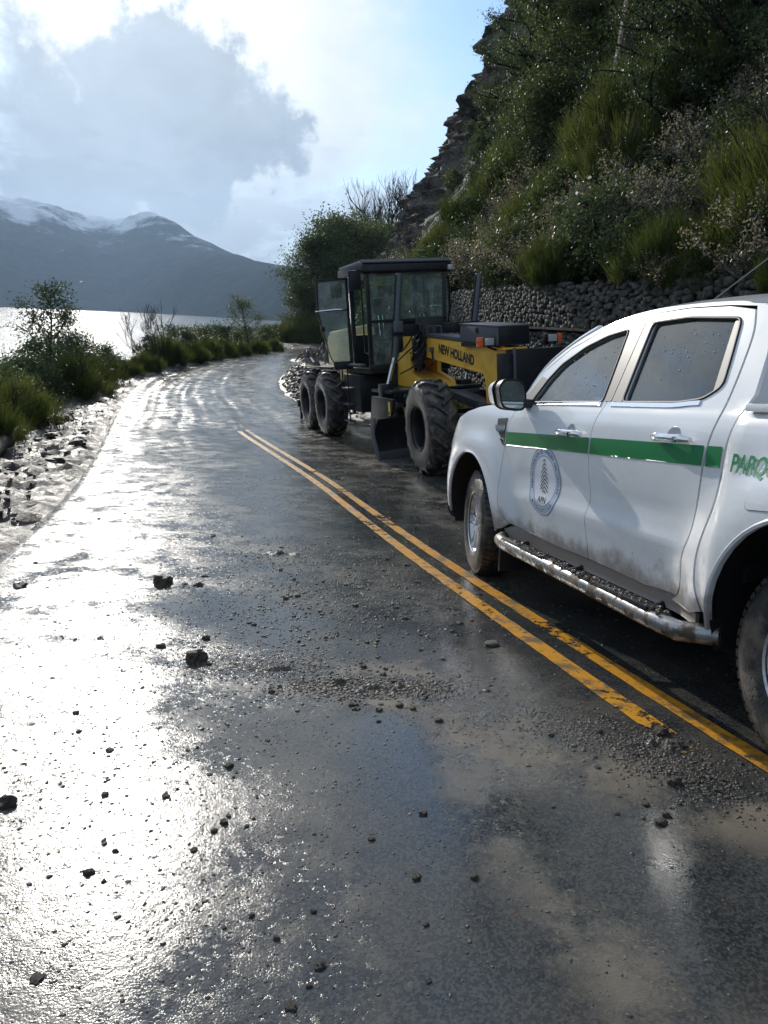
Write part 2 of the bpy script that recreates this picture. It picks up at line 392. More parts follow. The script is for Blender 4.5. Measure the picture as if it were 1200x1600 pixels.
def tube(bm, pts, r, seg=8):
    pts = [Vector(p) for p in pts]; rings = []; n = len(pts)
    rs = r if hasattr(r, '__len__') else [r] * n; prev = None
    for i, p in enumerate(pts):
        d = (pts[min(i + 1, n - 1)] - pts[max(i - 1, 0)]).normalized()
        if prev is None: q = d.to_track_quat('Z', 'Y')
        else: q = prev.rotation_difference(d) @ q
        prev = d
        rings.append([bm.verts.new(p + q @ Vector((math.cos(2 * math.pi * k / seg) * rs[i], math.sin(2 * math.pi * k / seg) * rs[i], 0))) for k in range(seg)])
    for a, b in zip(rings, rings[1:]):
        for k in range(seg): bm.faces.new((a[k], a[(k + 1) % seg], b[(k + 1) % seg], b[k]))
    bm.faces.new(rings[0][::-1]); bm.faces.new(rings[-1])
def lathe(bm, prof, c, seg=48, s=1):
    """profile of (radius, y offset) turned about the y axis through c; s flips y"""
    rings = []
    for r, y in prof:
        if r < 1e-5: rings.append([bm.verts.new((c[0], c[1] + s * y, c[2]))])
        else: rings.append([bm.verts.new((c[0] + r * math.cos(2 * math.pi * k / seg), c[1] + s * y, c[2] + r * math.sin(2 * math.pi * k / seg))) for k in range(seg)])
    for a, b in zip(rings, rings[1:]):
        for k in range(seg):
            k2 = (k + 1) % seg
            if len(a) == 1 and len(b) == 1: continue
            if len(a) == 1: bm.faces.new((a[0], b[k2], b[k]))
            elif len(b) == 1: bm.faces.new((a[k], a[k2], b[0]))
            else: bm.faces.new((a[k], a[k2], b[k2], b[k]))
def text_tris(body, size, bold=0.0, align='LEFT'):
    cu = bpy.data.curves.new('lettering', 'FONT'); cu.body = body; cu.size = size; cu.dimensions = '2D'; cu.fill_mode = 'BOTH'
    cu.offset = bold; cu.align_x = align; cu.resolution_u = 3
    o = bpy.data.objects.new('lettering', cu); COL.objects.link(o)
    dg = bpy.context.evaluated_depsgraph_get(); dg.update()
    me = bpy.data.meshes.new_from_object(o.evaluated_get(dg)); me.calc_loop_triangles()
    V = [(v.co.x, v.co.y) for v in me.vertices]; F = [tuple(t.vertices) for t in me.loop_triangles]
    bpy.data.objects.remove(o); bpy.data.curves.remove(cu); bpy.data.meshes.remove(me)
    return V, F
def frame(org, X, Y):
    X = Vector(X).normalized(); Y = Vector(Y); Y = (Y - X * Y.dot(X)).normalized(); Z = X.cross(Y)
    return Matrix(((X.x, Y.x, Z.x, org[0]), (X.y, Y.y, Z.y, org[1]), (X.z, Y.z, Z.z, org[2]), (0, 0, 0, 1)))
def sm(a, b, x):
    t = min(1.0, max(0.0, (x - a) / (b - a))); return t * t * (3 - 2 * t)
def fbm(x, y, z=0.0, o=5):
    return noise.fractal(Vector((x, y, z)), 1.0, 2.0, o)

# ================================================================== THE LAND
KN = [(-30, 1.85, -.105), (5.0, -1.83, -.105), (10.5, -2.25, -.06), (17, -2.58, -.035), (28, -2.70, 0), (400, -2.70, 0)]
def zt(t):
    if t <= KN[0][0]: return KN[0][1]
    for (a, za, sa), (b, zb, sb) in zip(KN, KN[1:]):
        if t <= b:
            h = b - a; q = (t - a) / h
            return za * (1 + 2 * q) * (1 - q) ** 2 + sa * h * q * (1 - q) ** 2 + zb * q * q * (3 - 2 * q) + sb * h * q * q * (q - 1)
    return KN[-1][1]
CL = [(4.6, -10), (3.3, -5), (1.98, 0), (1.25, 2.55), (1.02, 3.4), (.80, 4.2), (-.13, 7.65), (-.91, 10.3), (-1.98, 13.4), (-3.1, 16.5), (-4.18, 19.6),
      (-5.2, 22.8), (-6.3, 27), (-7.25, 33), (-7.6, 40), (-7.5, 47), (-6.9, 55), (-5.6, 63), (-3.2, 70), (.5, 76), (6, 80.5), (13, 83), (22, 84)]
def resample(P, step=.25):
    P = [Vector((x, y)) for x, y in P]; out = []
    for i in range(len(P) - 1):
        a, b, c, d = P[max(i - 1, 0)], P[i], P[i + 1], P[min(i + 2, len(P) - 1)]
        n = max(1, int((c - b).length / step))
        for k in range(n):
            t = k / n
            out.append(.5 * ((2 * b) + (c - a) * t + (2 * a - 5 * b + 4 * c - d) * t * t + (3 * b - a - 3 * c + d) * t ** 3))
    out.append(P[-1]); return out
CP = resample(CL)
for _ in range(6): CP = [CP[0]] + [(CP[i - 1] + CP[i] * 2 + CP[i + 1]) / 4 for i in range(1, len(CP) - 1)] + [CP[-1]]
CT = [(CP[min(i + 1, len(CP) - 1)] - CP[max(i - 1, 0)]).normalized() for i in range(len(CP))]
CS = [0.0]
for a, b in zip(CP, CP[1:]): CS.append(CS[-1] + (b - a).length)
CPn = np.array([tuple(p) for p in CP]); CTn = np.array([tuple(p) for p in CT]); CSn = np.array(CS)
i0 = int(np.argmin(np.abs(CPn[:, 1]))); CSn = CSn - CSn[i0]           # s = 0 abreast of the camera
S0, S1 = float(CSn[0]), float(CSn[-1])
def road_pt(s, u):
    """u > 0 to the right of the centre line"""
    x = np.interp(s, CSn, CPn[:, 0]); y = np.interp(s, CSn, CPn[:, 1]); tx = np.interp(s, CSn, CTn[:, 0]); ty = np.interp(s, CSn, CTn[:, 1])
    return x + u * ty, y - u * tx
def road_su(x, y):
    d = (CPn[:, 0] - x) ** 2 + (CPn[:, 1] - y) ** 2; i = int(np.argmin(d))
    tx, ty = CTn[i]; dx, dy = x - CPn[i, 0], y - CPn[i, 1]
    return float(CSn[i] + dx * tx + dy * ty), float(dx * ty - dy * tx)
def gz_su(x, y, s, u):
    t = -.235 * x + .966 * y if y < 30 else 28 + (y - 30)
    z = zt(t)
    c = .062 * sm(8, 10.5, t) * (1 - sm(20, 27, t))
    return z + c * max(0.0, u - 1.0)
def gz(x, y):
    s, u = road_su(x, y); return gz_su(x, y, s, u)
def ground_hit(u, v):
    d = ray(u, v); k = .5
    while k < 300 and (d * k).z > gz((d * k).x, (d * k).y): k *= 1.02
    lo, hi = k / 1.02, k
    for _ in range(24):
        m_ = (lo + hi) / 2; P = d * m_
        if P.z < gz(P.x, P.y): hi = m_
        else: lo = m_
    return P
LAKE_Z = -10.0
HWL = lambda s: float(np.interp(s, [-20, 5, 12, 22, 34, 60, 100], [3.45, 3.45, 3.2, 2.75, 2.6, 2.7, 3.0]))
HWR = lambda s: float(np.interp(s, [-20, 10, 17, 22, 34, 60, 100], [3.6, 3.6, 3.2, 2.65, 2.6, 2.7, 3.0]))

def axis(a, b, f):
    out = [a]
    while out[-1] < b: out.append(out[-1] + f(out[-1]))
    out[-1] = b; return out
# --- road sheet
def d_line(x, y, x0, y0, x1, y1):
    vx, vy = x1 - x0, y1 - y0; t = max(0, min(1, ((x - x0) * vx + (y - y0) * vy) / (vx * vx + vy * vy)))
    return math.hypot(x - x0 - t * vx, y - y0 - t * vy), t
def px_seg(a, b): 
    A, B = ground_hit(*a), ground_hit(*b); return (A.x, A.y, B.x, B.y)
MUD_BANDS = [(px_seg((560, 1060), (760, 1210)), .22, .9), (px_seg((780, 1180), (1199, 1290)), .22, 1.0), (px_seg((700, 1260), (1000, 1560)), .12, .95),
             (px_seg((400, 860), (700, 960)), .30, .55), (px_seg((240, 1010), (660, 1080)), .24, .5), (px_seg((560, 870), (720, 890)), .2, .6),
             (px_seg((480, 700), (640, 740)), .45, .7), (px_seg((600, 1120), (640, 1060)), .16, 1.0)]
WET_BANDS = [(px_seg((600, 1150), (760, 1590)), .17, 1.0), (px_seg((850, 1290), (1150, 1500)), .24, .8), (px_seg((560, 780), (700, 880)), .40, .7),
             (px_seg((260, 1130), (460, 1180)), .22, .6), (px_seg((300, 950), (420, 985)), .32, .7), (px_seg((880, 960), (1150, 1120)), .5, .8)]
def road_attrs(x, y, s, u):
    n = fbm(x * .9, y * .9, 3, 4)
    mud = .40 + .24 * n + .18 * sm(-.6, -3.2, u)
    wet = .25 + .3 * fbm(x * .6 + 9, y * .6, 7, 3)
    far = sm(14, 20, s + .35 * u)
    right = sm(.3, 1.2, u)
    mud = max(mud, far * (.62 + .35 * fbm(u * 1.6, s * .35, 4, 4)))
    mud = max(mud, right * sm(6.5, 8.5, s) * .55 * (1 + n))
    if s < 20:
        for (sg, wd_, st_) in MUD_BANDS:
            d, t = d_line(x, y, *sg)
            if d < wd_ * 2: mud = max(mud, st_ * sm(wd_ * 1.5, wd_ * .35, d + .22 * wd_ * (n + .6 * fbm(x * 4, y * 4, 1, 3))))
        for (sg, wd_, st_) in WET_BANDS:
            d, t = d_line(x, y, *sg)
            if d < wd_ * 2: 
                k = st_ * sm(wd_ * 1.6, wd_ * .4, d + .25 * wd_ * n); wet = max(wet, k); mud *= 1 - .75 * k
    # ruts and tyre tracks running with the road
    uu = u + .25 * math.sin(s * .18) + .12 * fbm(s * .25, 2.2, 0, 3)
    tr = 0.0
    for c_, w_ in ((-2.55, .14), (-1.95, .12), (-.75, .15), (.2, .12), (-1.35, .08), (1.1, .14)):
        a = abs(uu - c_ - .03 * (s - 18) * (.6 if c_ < -1 else -.4)) / w_
        if a < 2.2: tr += -math.exp(-a * a) + .75 * math.exp(-(a - 1.35) ** 2 * 5)
    zz = tr * .006 * sm(12, 20, s) * (1 - .4 * right) * (.35 + .9 * abs(fbm(u * 1.3, s * .16, 8, 3)) * 2)
    zz += .010 * sm(12, 19, s) * fbm(u * 2.2 + .5 * s * .2, s * .8, 5, 5)
    return max(0, min(1, mud)), max(0, min(1, wet)), zz
road_s = axis(max(S0, -6), S1 - 1, lambda s: .09 if s < 9 else .09 + .02 * (s - 9) if s < 30 else .8)
NU = 72
V = []; attrs = []
for s in road_s:
    hl, hr = HWL(s), HWR(s)
    for j in range(NU + 1):
        u = -hl + (hl + hr) * j / NU
        e_ = .10 * fbm(s * .9, 4 if j < NU / 2 else 8, 0, 4) if j in (0, NU) else 0
        x, y = road_pt(s, u + e_); md, wt, dz = road_attrs(x, y, s, u)
        edge = min(1.0, min(j, NU - j) / 3.0)
        V.append((x, y, gz_su(x, y, s, u) + .004 + max(dz, -.02) * edge + (.02 if .0 < edge else -.05) + .012 * edge)); attrs.append((md, wt, dz * 20))
F = [(i * (NU + 1) + j, i * (NU + 1) + j + 1, (i + 1) * (NU + 1) + j + 1, (i + 1) * (NU + 1) + j) for i in range(len(road_s) - 1) for j in range(NU)]
me = npmesh('road', V, F, M['road'], smooth=True)
A_ = np.array(attrs, np.float32)
for k, nm in enumerate(('mud', 'wet', 'streak')):
    a = me.attributes.new(nm, 'FLOAT', 'POINT'); a.data.foreach_set('value', np.ascontiguousarray(A_[:, k]))
road = tag(link('road', me), kind='structure')
ROAD_LIFT = .036
def road_z(x, y): return gz(x, y) + ROAD_LIFT

# --- painted centre lines
def paint(u0_, u1_, s0_, s1_, name):
    V, F, fd = [], [], []
    ss = axis(s0_, s1_, lambda s: .08)
    for i, s in enumerate(ss):
        for k in range(5):
            u = u0_ + (u1_ - u0_) * k / 4 + (.006 * fbm(s * 6, k * 3.1) if k in (0, 4) else 0)
            x, y = road_pt(s, u); V.append((x, y, road_z(x, y) + .0045 + .0 * k))
            f_ = sm(16.6, 19.6, s) + .55 * sm(-.1, .4, fbm(s * .9, u0_ * 9, 1, 4))
            if u0_ < -.01: f_ = max(f_, sm(3.15, 2.50, s + .16 * fbm(s * 5, k * .6)))
            else: f_ = max(f_, .7 * sm(.1, .5, fbm(s * 1.1, 5, 2, 4)))
            fd.append(min(1, f_))
        if i:
            for k in range(4): F.append(((i - 1) * 5 + k, (i - 1) * 5 + k + 1, i * 5 + k + 1, i * 5 + k))
    me = npmesh(name, V, F, M['yellow_line'], smooth=True)
    a = me.attributes.new('fade', 'FLOAT', 'POINT'); a.data.foreach_set('value', np.array(fd, np.float32))
    return tag(link(name, me), kind='structure')
paint(-.150, -.052, 2.4, 19.6, 'road_marking')
paint(.056, .152, -4, 19.6, 'road_marking')

# --- ground sheet: muddy shoulders, lake bank, verge
def ground_z(x, y, s, u):
    z = gz_su(x, y, s, u); ub = float(np.interp(s, [0, 10, 20, 40, 60, 75, 100], [6.6, 6.4, 7.0, 6.2, 7.5, 13, 16]))
    hl, hr = HWL(s), HWR(s)
    if u < -hl + .45:
        k = sm(hl - .45, hl + .30, -u)
        z += -.03 + k * (.045 + .04 + .10 * fbm(x * 1.1, y * 1.1, 0, 4) + .10 * fbm(x * 4.2, y * 4.2, 4, 5) + .10 * sm(hl + 1.0, hl + 2.0, -u) * (.6 + fbm(x * 2.3, y * 2.3, 9, 4)))
        if -u > ub: z -= (-u - ub) * .62
    elif u > hr - .35:
        k = sm(hr - .35, hr + .35, u)
        heap = sm(24, 30, s) * sm(50, 42, s)
        z += -.03 + k * (.075 + .07 * fbm(x * 1.3, y * 1.3, 0, 4) + (.05 + .09 * sm(17, 22, s)) * fbm(x * 4, y * 4, 3, 5) + heap * (.10 + .16 * abs(fbm(x * 2.5, y * 2.5, 7, 4))))
    else: z -= .03
    return z
gs = axis(S0, S1, lambda s: .11 if 0 < s < 16 else .22 if 0 < s < 45 else .6)
gu = [-420, -200, -90, -50, -34, -26, -20, -16, -13, -11, -10, -9.2, -8.5, -7.9] + list(np.arange(-7.5, -2.2, .09)) + [-1, 0, 1, 2] + list(np.arange(2.3, 6.6, .14)) + [7, 8, 10, 13, 18]
V = []
for s in gs:
    for u in gu:
        lim = 1.0
        uu = u
        x, y = road_pt(s, uu); 
        V.append((x, y, max(ground_z(x, y, s, uu), -40)))
n_ = len(gu)
F = [(i * n_ + j, i * n_ + j + 1, (i + 1) * n_ + j + 1, (i + 1) * n_ + j) for i in range(len(gs) - 1) for j in range(n_ - 1)]
ground = tag(link('ground', npmesh('ground', V, F, M['ground'], smooth=True)), kind='structure')

# --- terrain far round, below the water on the left and behind the hillside on the right
V, F = [], []
for i, r in enumerate([60, 200, 800, 3000, 7400]):
    for k in range(64):
        a = 2 * math.pi * k / 64; V.append((r * math.sin(a), r * math.cos(a), -45.0))
    if i:
        for k in range(64): F.append(((i - 1) * 64 + k, (i - 1) * 64 + (k + 1) % 64, i * 64 + (k + 1) % 64, i * 64 + k))
tag(link('lake_bed', npmesh('lake_bed', V, F, M['soil'])), kind='structure')
V, F = [], []
rr = [4, 20, 40, 80, 160, 320, 640, 1300, 2600, 5200, 7400]
for i, r in enumerate(rr):
    for k in range(60):
        a = rad(-200 + 290 * k / 59); V.append((r * math.sin(a), r * math.cos(a), LAKE_Z))
    if i:
        for k in range(59): F.append(((i - 1) * 60 + k, (i - 1) * 60 + k + 1, i * 60 + k + 1, i * 60 + k))
tag(link('lake', npmesh('lake', V, F, M['water'])), kind='structure')

# --- mountains over the lake
def pdir(px, py):
    d = ray(px, py); return math.degrees(math.atan2(d.x, d.y)), d.z / math.hypot(d.x, d.y)
RIDGE = [(-150, .16), (-90, .18), (-60, .20), (-45, .215)]
for px, py in ((0, 318), (60, 325), (110, 334), (150, 338), (215, 340), (250, 347), (300, 368), (350, 388), (400, 405), (440, 414), (520, 424), (600, 436)): RIDGE.append(pdir(px, py))
RIDGE += [(20, .05), (60, .06), (120, .08)]
az_k = [a for a, _ in RIDGE]; el_k = [e for _, e in RIDGE]
SH = [(-150, 2500), (-60, 2600)] + [(pdir(px, 500)[0], D) for px, D in ((4, 2300), (195, 2500), (300, 2000), (435, 1400), (520, 1150))] + [(20, 1000), (120, 1000)]
def mountains(name, Dk, rise, seed, az0, az1, na, ns, el_mul=1.0, el_k=el_k):
    V, F = [], []
    for i in range(na + 1):
        az = az0 + (az1 - az0) * i / na
        D0 = float(np.interp(az, [a for a, _ in SH], [d for _, d in SH])); D1 = D0 * rise
        H = float(np.interp(az, az_k, el_k)) * D1 * el_mul * .955
        for j in range(ns + 1):
            t = j / ns; D = D0 + (D1 - D0) * t * 1.25
            x, y = D * math.sin(rad(az)), D * math.cos(rad(az))
            prof = math.sin(min(t / .8, 1) * math.pi / 2) ** 1.25 if t <= .8 else 1 - ((t - .8) / .2) ** 1.3 * .35
            n = fbm(x * .0016 + seed, y * .0016, 0, 7); rid = 1 - abs(fbm(x * .0011 + seed, y * .0011, 4, 6)) * 2
            k = min(1, t * 4) * (1 - .93 * math.exp(-((t - .8) / .17) ** 2))
            z = LAKE_Z - 4 + (H + 4 - LAKE_Z) * prof + k * H * (.20 * n + .12 * (rid - .6)) + H * .015 * fbm(x * .008, y * .008, 2, 4)
            V.append((x, y, z))
    m_ = ns + 1
    for i in range(na):
        for j in range(ns): F.append((i * m_ + j, i * m_ + j + 1, (i + 1) * m_ + j + 1, (i + 1) * m_ + j))
    return tag(link(name, npmesh(name, V, F, M['mountain'], smooth=True)), kind='structure')
mountains('mountain', None, 1.9, 3.3, -95, 40, 620, 90)

# ================================================================== HILLSIDE, CLIFF, STONE WALL
WALL_S0, WALL_S1, WALL_U = 1.0, 24.5, 5.75
def wall_u(s): return WALL_U + .25 * math.sin(s * .35) + .15 * sm(10, 24, s)
def wall_top(s):
    x, y = road_pt(s, wall_u(s)); return .80 + .25 * sm(11, 4, s) + .03 * fbm(s * .5, 3, 3, 3)
def hill_base(s):
    """offset and height where the slope begins"""
    k = sm(23.5, 27.5, s)
    u = (wall_u(s) + .45) * (1 - k) + k * float(np.interp(s, [25, 32, 45, 58, 70, 110], [6.0, 5.0, 4.6, 5.2, 5.5, 6.0]))
    x, y = road_pt(s, u); g = gz_su(x, y, s, HWR(s)) + .05
    return u, (wall_top(s) - .06) * (1 - k) + k * g
def blocky(s, v):
    q = Vector((s * .75 + v * .3, v * .45, s * .1)); dd, pp = noise.voronoi(q); c = noise.cell(pp[0] * 7.3)
    q2 = Vector((s * 1.5 + v * .5, v * .8 + s * .5, 3)); d2, p2 = noise.voronoi(q2)
    return .5 * (c - .5) - .5 * sm(.14, .0, dd[1] - dd[0]) + .22 * (noise.cell(p2[0] * 5.1) - .5) - .18 * sm(.16, 0, d2[1] - d2[0])
def hill_pt(s, v):
    u, z0 = hill_base(s); steep = float(np.interp(s, [-20, 5, 20, 34, 46, 58, 75, 110], [50, 50, 54, 58, 63, 66, 60, 50]))
    rocky = sm(33, 42, s)
    x0, y0 = road_pt(s, u); x1, y1 = road_pt(s, u + 1)
    dx, dy = x1 - x0, y1 - y0
    hz, vt = v * math.cos(rad(steep)), v * math.sin(rad(steep))
    top = float(np.interp(s, [-20, 30, 50, 62, 75, 110], [60, 60, 45, 34, 24, 18]))
    if vt > top: vt = top + (vt - top) * .25
    n = fbm(s * .16, v * .16, 1, 6); n2 = fbm(s * .10 + 7, v * .13, 4, 4) * 1.2
    out = -(n * 1.1 + .4) * sm(0, 2.5, v) - rocky * sm(1, 6, v) * (n2 * 1.5 + 1.0 * fbm(s * .5, v * .35, 9, 5) + blocky(s, v))
    led = rocky * .0 * math.sin(v * .9 + 3 * n) * sm(2, 6, v)
    return Vector((x0 + dx * (hz - out), y0 + dy * (hz - out), z0 + vt + .5 * n * sm(0, 2, v) + led))
hs = axis(-14, 95, lambda s: .55 if s < 34 else .42 if s < 66 else .8); hv = axis(0, 64, lambda v: .35 + v * .014)
V, F = [], []
for s in hs:
    for v in hv: V.append(tuple(hill_pt(s, v)))
n_ = len(hv)
for i in range(len(hs) - 1):
    for j in range(n_ - 1): F.append((i * n_ + j, i * n_ + j + 1, (i + 1) * n_ + j + 1, (i + 1) * n_ + j))
kcut = next(i for i, s in enumerate(hs) if s > 34)
def sub(F0): 
    used = sorted({i for f in F0 for i in f}); mp = {o: k for k, o in enumerate(used)}; return [V[i] for i in used], [tuple(mp[i] for i in f) for f in F0]
Fa = [f for f in F if f[0] // n_ < kcut]; Fb = [f for f in F if f[0] // n_ >= kcut]
v_, f_ = sub(Fa); tag(link('hillside', npmesh('hillside', v_, f_, M['soil'], smooth=True)), kind='structure')
cs = axis(hs[kcut], 92, lambda s: .17 if s < 64 else .7); cvv = axis(0, 58, lambda v: .20 if v < 26 else .6)
cV = [tuple(hill_pt(s, v)) for s in cs for v in cvv]; nc = len(cvv)
cF = [(i * nc + j, i * nc + j + 1, (i + 1) * nc + j + 1, (i + 1) * nc + j) for i in range(len(cs) - 1) for j in range(nc - 1)]
tag(link('rock_cliff', npmesh('rock_cliff', cV, cF, M['cliff'])), kind='structure')
HB = BVHTree.FromPolygons(V, F)
def hill_hit(u, v):
    d = ray(u, v); loc, nor, idx, dist = HB.ray_cast(Vector((0, 0, 0)), d); return loc
HVn = np.array(V, np.float32)

# --- the dry stone wall, two tiers; its stones are separate pieces
wall = thing('stone_wall', 'two-tier grey stone retaining wall at the foot of the overgrown bank', 'stone wall')
def wall_face(s, z, tier):
    u = wall_u(s) - (.16 if tier == 0 else 0) - .05 * (z + 2.4)*0
    x, y = road_pt(s, u); return x, y
stone_meshes = []
for k in range(6):
    bm = bmesh.new(); bmesh.ops.create_icosphere(bm, subdivisions=1, radius=.5); rk = random.Random(k)
    for v in bm.verts: v.co = Vector([math.copysign(abs(c * 2) ** .62, c) / 2 for c in v.co])
    for v in bm.verts: v.co = Vector((v.co.x * rk.uniform(.85, 1.15), v.co.y * rk.uniform(.85, 1.1), v.co.z * rk.uniform(.85, 1.1)))
    for f in bm.faces: f.smooth = k == 0
    me = bpy.data.meshes.new('stone'); bm.to_mesh(me); bm.free(); me.materials.append(M['stone'])
    a = me.attributes.new('tint', 'FLOAT', 'POINT'); a.data.foreach_set('value', np.full(len(me.vertices), k * .13, np.float32)); stone_meshes.append(me)
rk = random.Random(12); stones = []; cam0 = Vector((0, 0, 0))
s = WALL_S0
TIER_Z = -.02
while s < WALL_S1:
    base = gz_su(*road_pt(s, HWR(s)), s, HWR(s)) - .1; top = wall_top(s)
    z = base
    while z < top:
        tier = 0 if z < TIER_Z - .08 else 1
        w_ = rk.uniform(.10, .21); h_ = rk.uniform(.07, .15); ss = s + rk.uniform(-.08, .08) + (.08 if int(z * 8) % 2 else 0)
        x, y = wall_face(ss, z, tier); stones.append((ss, z + rk.uniform(-.02, .02), tier, w_, h_, rk.uniform(-.5, .5), Vector((x, y, z)).length)); z += h_ * .80
    s += .128
vis = sorted([q for q in stones if 8.5 < q[0] < 22.5], key=lambda q: q[6])
def stone_mx(q):
    ss, z, tier, w_, h_, rt_, _ = q; x, y = wall_face(ss, z, tier); x2, y2 = wall_face(ss + .1, z, tier)
    return Matrix.Translation((x, y, z)) @ Matrix.Rotation(math.atan2(y2 - y, x2 - x), 4, 'Z') @ Matrix.Rotation(rt_ * .8, 4, 'Y') @ Matrix.Rotation(rt_ * .4, 4, 'X') @ Matrix.Diagonal((w_ * 1.06, .15, h_ * 1.06, 1))
def seen_weight(q):
    d = Vector((*wall_face(q[0], 0, 0), q[1])); px = 600 + FPX * d.dot(rt) / d.dot(fw); return px
cand = [q for q in stones if 700 < seen_weight(q) < 1010 and q[1] > -.75]; cand.sort(key=lambda q: q[6]); single = set(id(q) for q in cand[:295])
rest_V, rest_F, rest_T = [], [], []; off_ = 0
protoV = [np.array([tuple(v.co) for v in m_.vertices]) for m_ in stone_meshes]; protoF = [np.array([tuple(p.vertices) for p in m_.polygons]) for m_ in stone_meshes]
for i, q in enumerate(stones):
    mx_ = stone_mx(q); k = i % 6
    if id(q) in single:
        o = link('stone', stone_meshes[k], wall); o.matrix_local = mx_
    else:
        A = np.array(mx_); Vv = protoV[k] @ A[:3, :3].T + A[:3, 3]; rest_V.append(Vv); rest_F.append(protoF[k] + off_); rest_T.append(np.full(len(Vv), (i * .377) % 1)); off_ += len(Vv)
tag(link('small_stones', npmesh('small_stones', np.vstack(rest_V), np.vstack(rest_F), M['stone'], np.concatenate(rest_T)), wall), kind='stuff')
V, F = [], []
ws_ = axis(WALL_S0 - .5, WALL_S1 + .3, lambda s: .5)
for i, s in enumerate(ws_):
    g = gz_su(*road_pt(s, HWR(s)), s, HWR(s)) - .6; t_ = wall_top(s)
    for u_, z_ in ((wall_u(s) - .08, g), (wall_u(s) - .08, TIER_Z), (wall_u(s) + .06, TIER_Z + .01), (wall_u(s) + .06, t_), (wall_u(s) + .8, t_ + .05)):
        x, y = road_pt(s, u_); V.append((x, y, z_))
    if i:
        for k in range(4): a = (i - 1) * 5 + k; F.append((a, a + 1, a + 6, a + 5))
link('wall_core', npmesh('wall_core', V, F, M['gap']), wall)
V, F = [], []
for i, s in enumerate(ws_):      # the wire-bound ledge between the tiers
    for u_, z_ in ((wall_u(s) - .27, TIER_Z - .03), (wall_u(s) - .27, TIER_Z + .012), (wall_u(s) + .03, TIER_Z + .015)):
        x, y = road_pt(s, u_); V.append((x, y, z_))
    if i:
        for k in range(2): a = (i - 1) * 3 + k; F.append((a, a + 1, a + 4, a + 3))
link('ledge', npmesh('ledge', V, F, M['soil']), wall)

# ================================================================== PLANTS
def basis(n, seed, up_bias=0.0):
    """n random orthonormal pairs"""
    r = np.random.default_rng(seed); a = r.normal(size=(n, 3)); a[:, 2] += up_bias; a /= np.linalg.norm(a, axis=1)[:, None]
    b = r.normal(size=(n, 3)); b -= (a * b).sum(1)[:, None] * a; b /= np.linalg.norm(b, axis=1)[:, None]; return a, b
def leaves_np(C, size, seed, slim=.55, upb=0.0, jit=.35):
    """two-triangle leaves with a fold, around centres C"""
    r = np.random.default_rng(seed); n = len(C); a, b = basis(n, seed + 1, upb); sz = size * r.uniform(1 - jit, 1 + jit, n)[:, None]; nrm = np.cross(a, b)
    P = np.stack([C - a * sz, C + b * sz * slim + nrm * sz * .15, C + a * sz, C - b * sz * slim + nrm * sz * .15], 1).reshape(-1, 3)
    F = np.arange(4 * n).reshape(n, 4); T = np.repeat(np.clip(r.normal(.45, .22, n), 0, 1), 4); return P, F, T
def strands_np(n, seed, rad_, hgt, width, base_r=.12, droop=.25, erect=1.0, twin=1):
    r = np.random.default_rng(seed); m = 4
    az = r.uniform(0, 2 * np.pi, n); rr0_ = base_r * np.sqrt(r.uniform(0, 1, n)); lean = r.beta(1.6, 1.5, n) * rad_; H = hgt * r.uniform(.55, 1.08, n) * (1 - .35 * (lean / max(rad_, 1e-6)) ** 2)
    start = r.uniform(0.0, .55, n) * (r.uniform(size=n) > .25)
    V_ = np.zeros((n, m, 2, 3)); side = r.uniform(0, np.pi, n)
    jx, jy = r.normal(0, .10, (2, n)) * rad_
    for k in range(m):
        t = start + (1 - start) * k / (m - 1); rr1 = rr0_ + lean * t ** 1.25; z = H * (t ** erect) - droop * lean * t ** 3
        x = np.cos(az) * rr1 + jx * t; y = np.sin(az) * rr1 + jy * t; w_ = width * (1 - .75 * k / (m - 1)) * r.uniform(.7, 1.2, n)
        sx_, sy_ = np.cos(side) * w_, np.sin(side) * w_
        V_[:, k, 0] = np.stack([x - sx_, y - sy_, z], 1); V_[:, k, 1] = np.stack([x + sx_, y + sy_, z], 1)
    idx = np.arange(n)[:, None] * (m * 2); F = np.concatenate([np.stack([idx[:, 0] + 2 * k, idx[:, 0] + 2 * k + 1, idx[:, 0] + 2 * k + 3, idx[:, 0] + 2 * k + 2], 1) for k in range(m - 1)])
    cl_ = np.sin(az * 3 + seed) * .22; tint = np.clip(r.normal(.45, .2, n) + cl_, 0, 1)
    T = np.repeat(tint, m * 2) + np.tile(np.repeat(np.linspace(-.15, .25, m), 2), n); return V_.reshape(-1, 3), F, np.clip(T, 0, 1)
def branches(seed, p, d, L, r0_, depth, out, spread=.6, up_=.15, nch=(2, 3), wob=.18, keep=.72):
    r = random.Random(seed); pts = [Vector(p)]; dd = Vector(d).normalized(); n = 4
    for k in range(n):
        dd = (dd + Vector((r.gauss(0, wob), r.gauss(0, wob), r.gauss(0, wob) + up_ * .4))).normalized(); pts.append(pts[-1] + dd * L / n)
    out.append((pts, r0_, r0_ * .62, depth))
    if depth > 0:
        for k in range(r.randint(*nch)):
            t = r.uniform(.45, 1.0); i = min(int(t * n), n - 1); q = pts[i].lerp(pts[i + 1], t * n - i)
            nd = (dd + Vector((r.gauss(0, spread), r.gauss(0, spread), r.gauss(0, spread * .6) + up_))).normalized()
            branches(seed * 7 + k + 13, q, nd, L * r.uniform(keep - .12, keep + .08), r0_ * .60, depth - 1, out, spread, up_, nch, wob, keep)
def branch_mesh(name, B, m, seg=5, rmin=.004):
    bm = bmesh.new()
    for pts, ra, rb, dp in B:
        n = len(pts); tube(bm, pts, [max(rmin, ra + (rb - ra) * i / (n - 1)) for i in range(n)], seg if dp > 1 else 3)
    for f in bm.faces: f.smooth = True
    me = bpy.data.meshes.new(name); bm.to_mesh(me); bm.free(); me.materials.append(m); return me
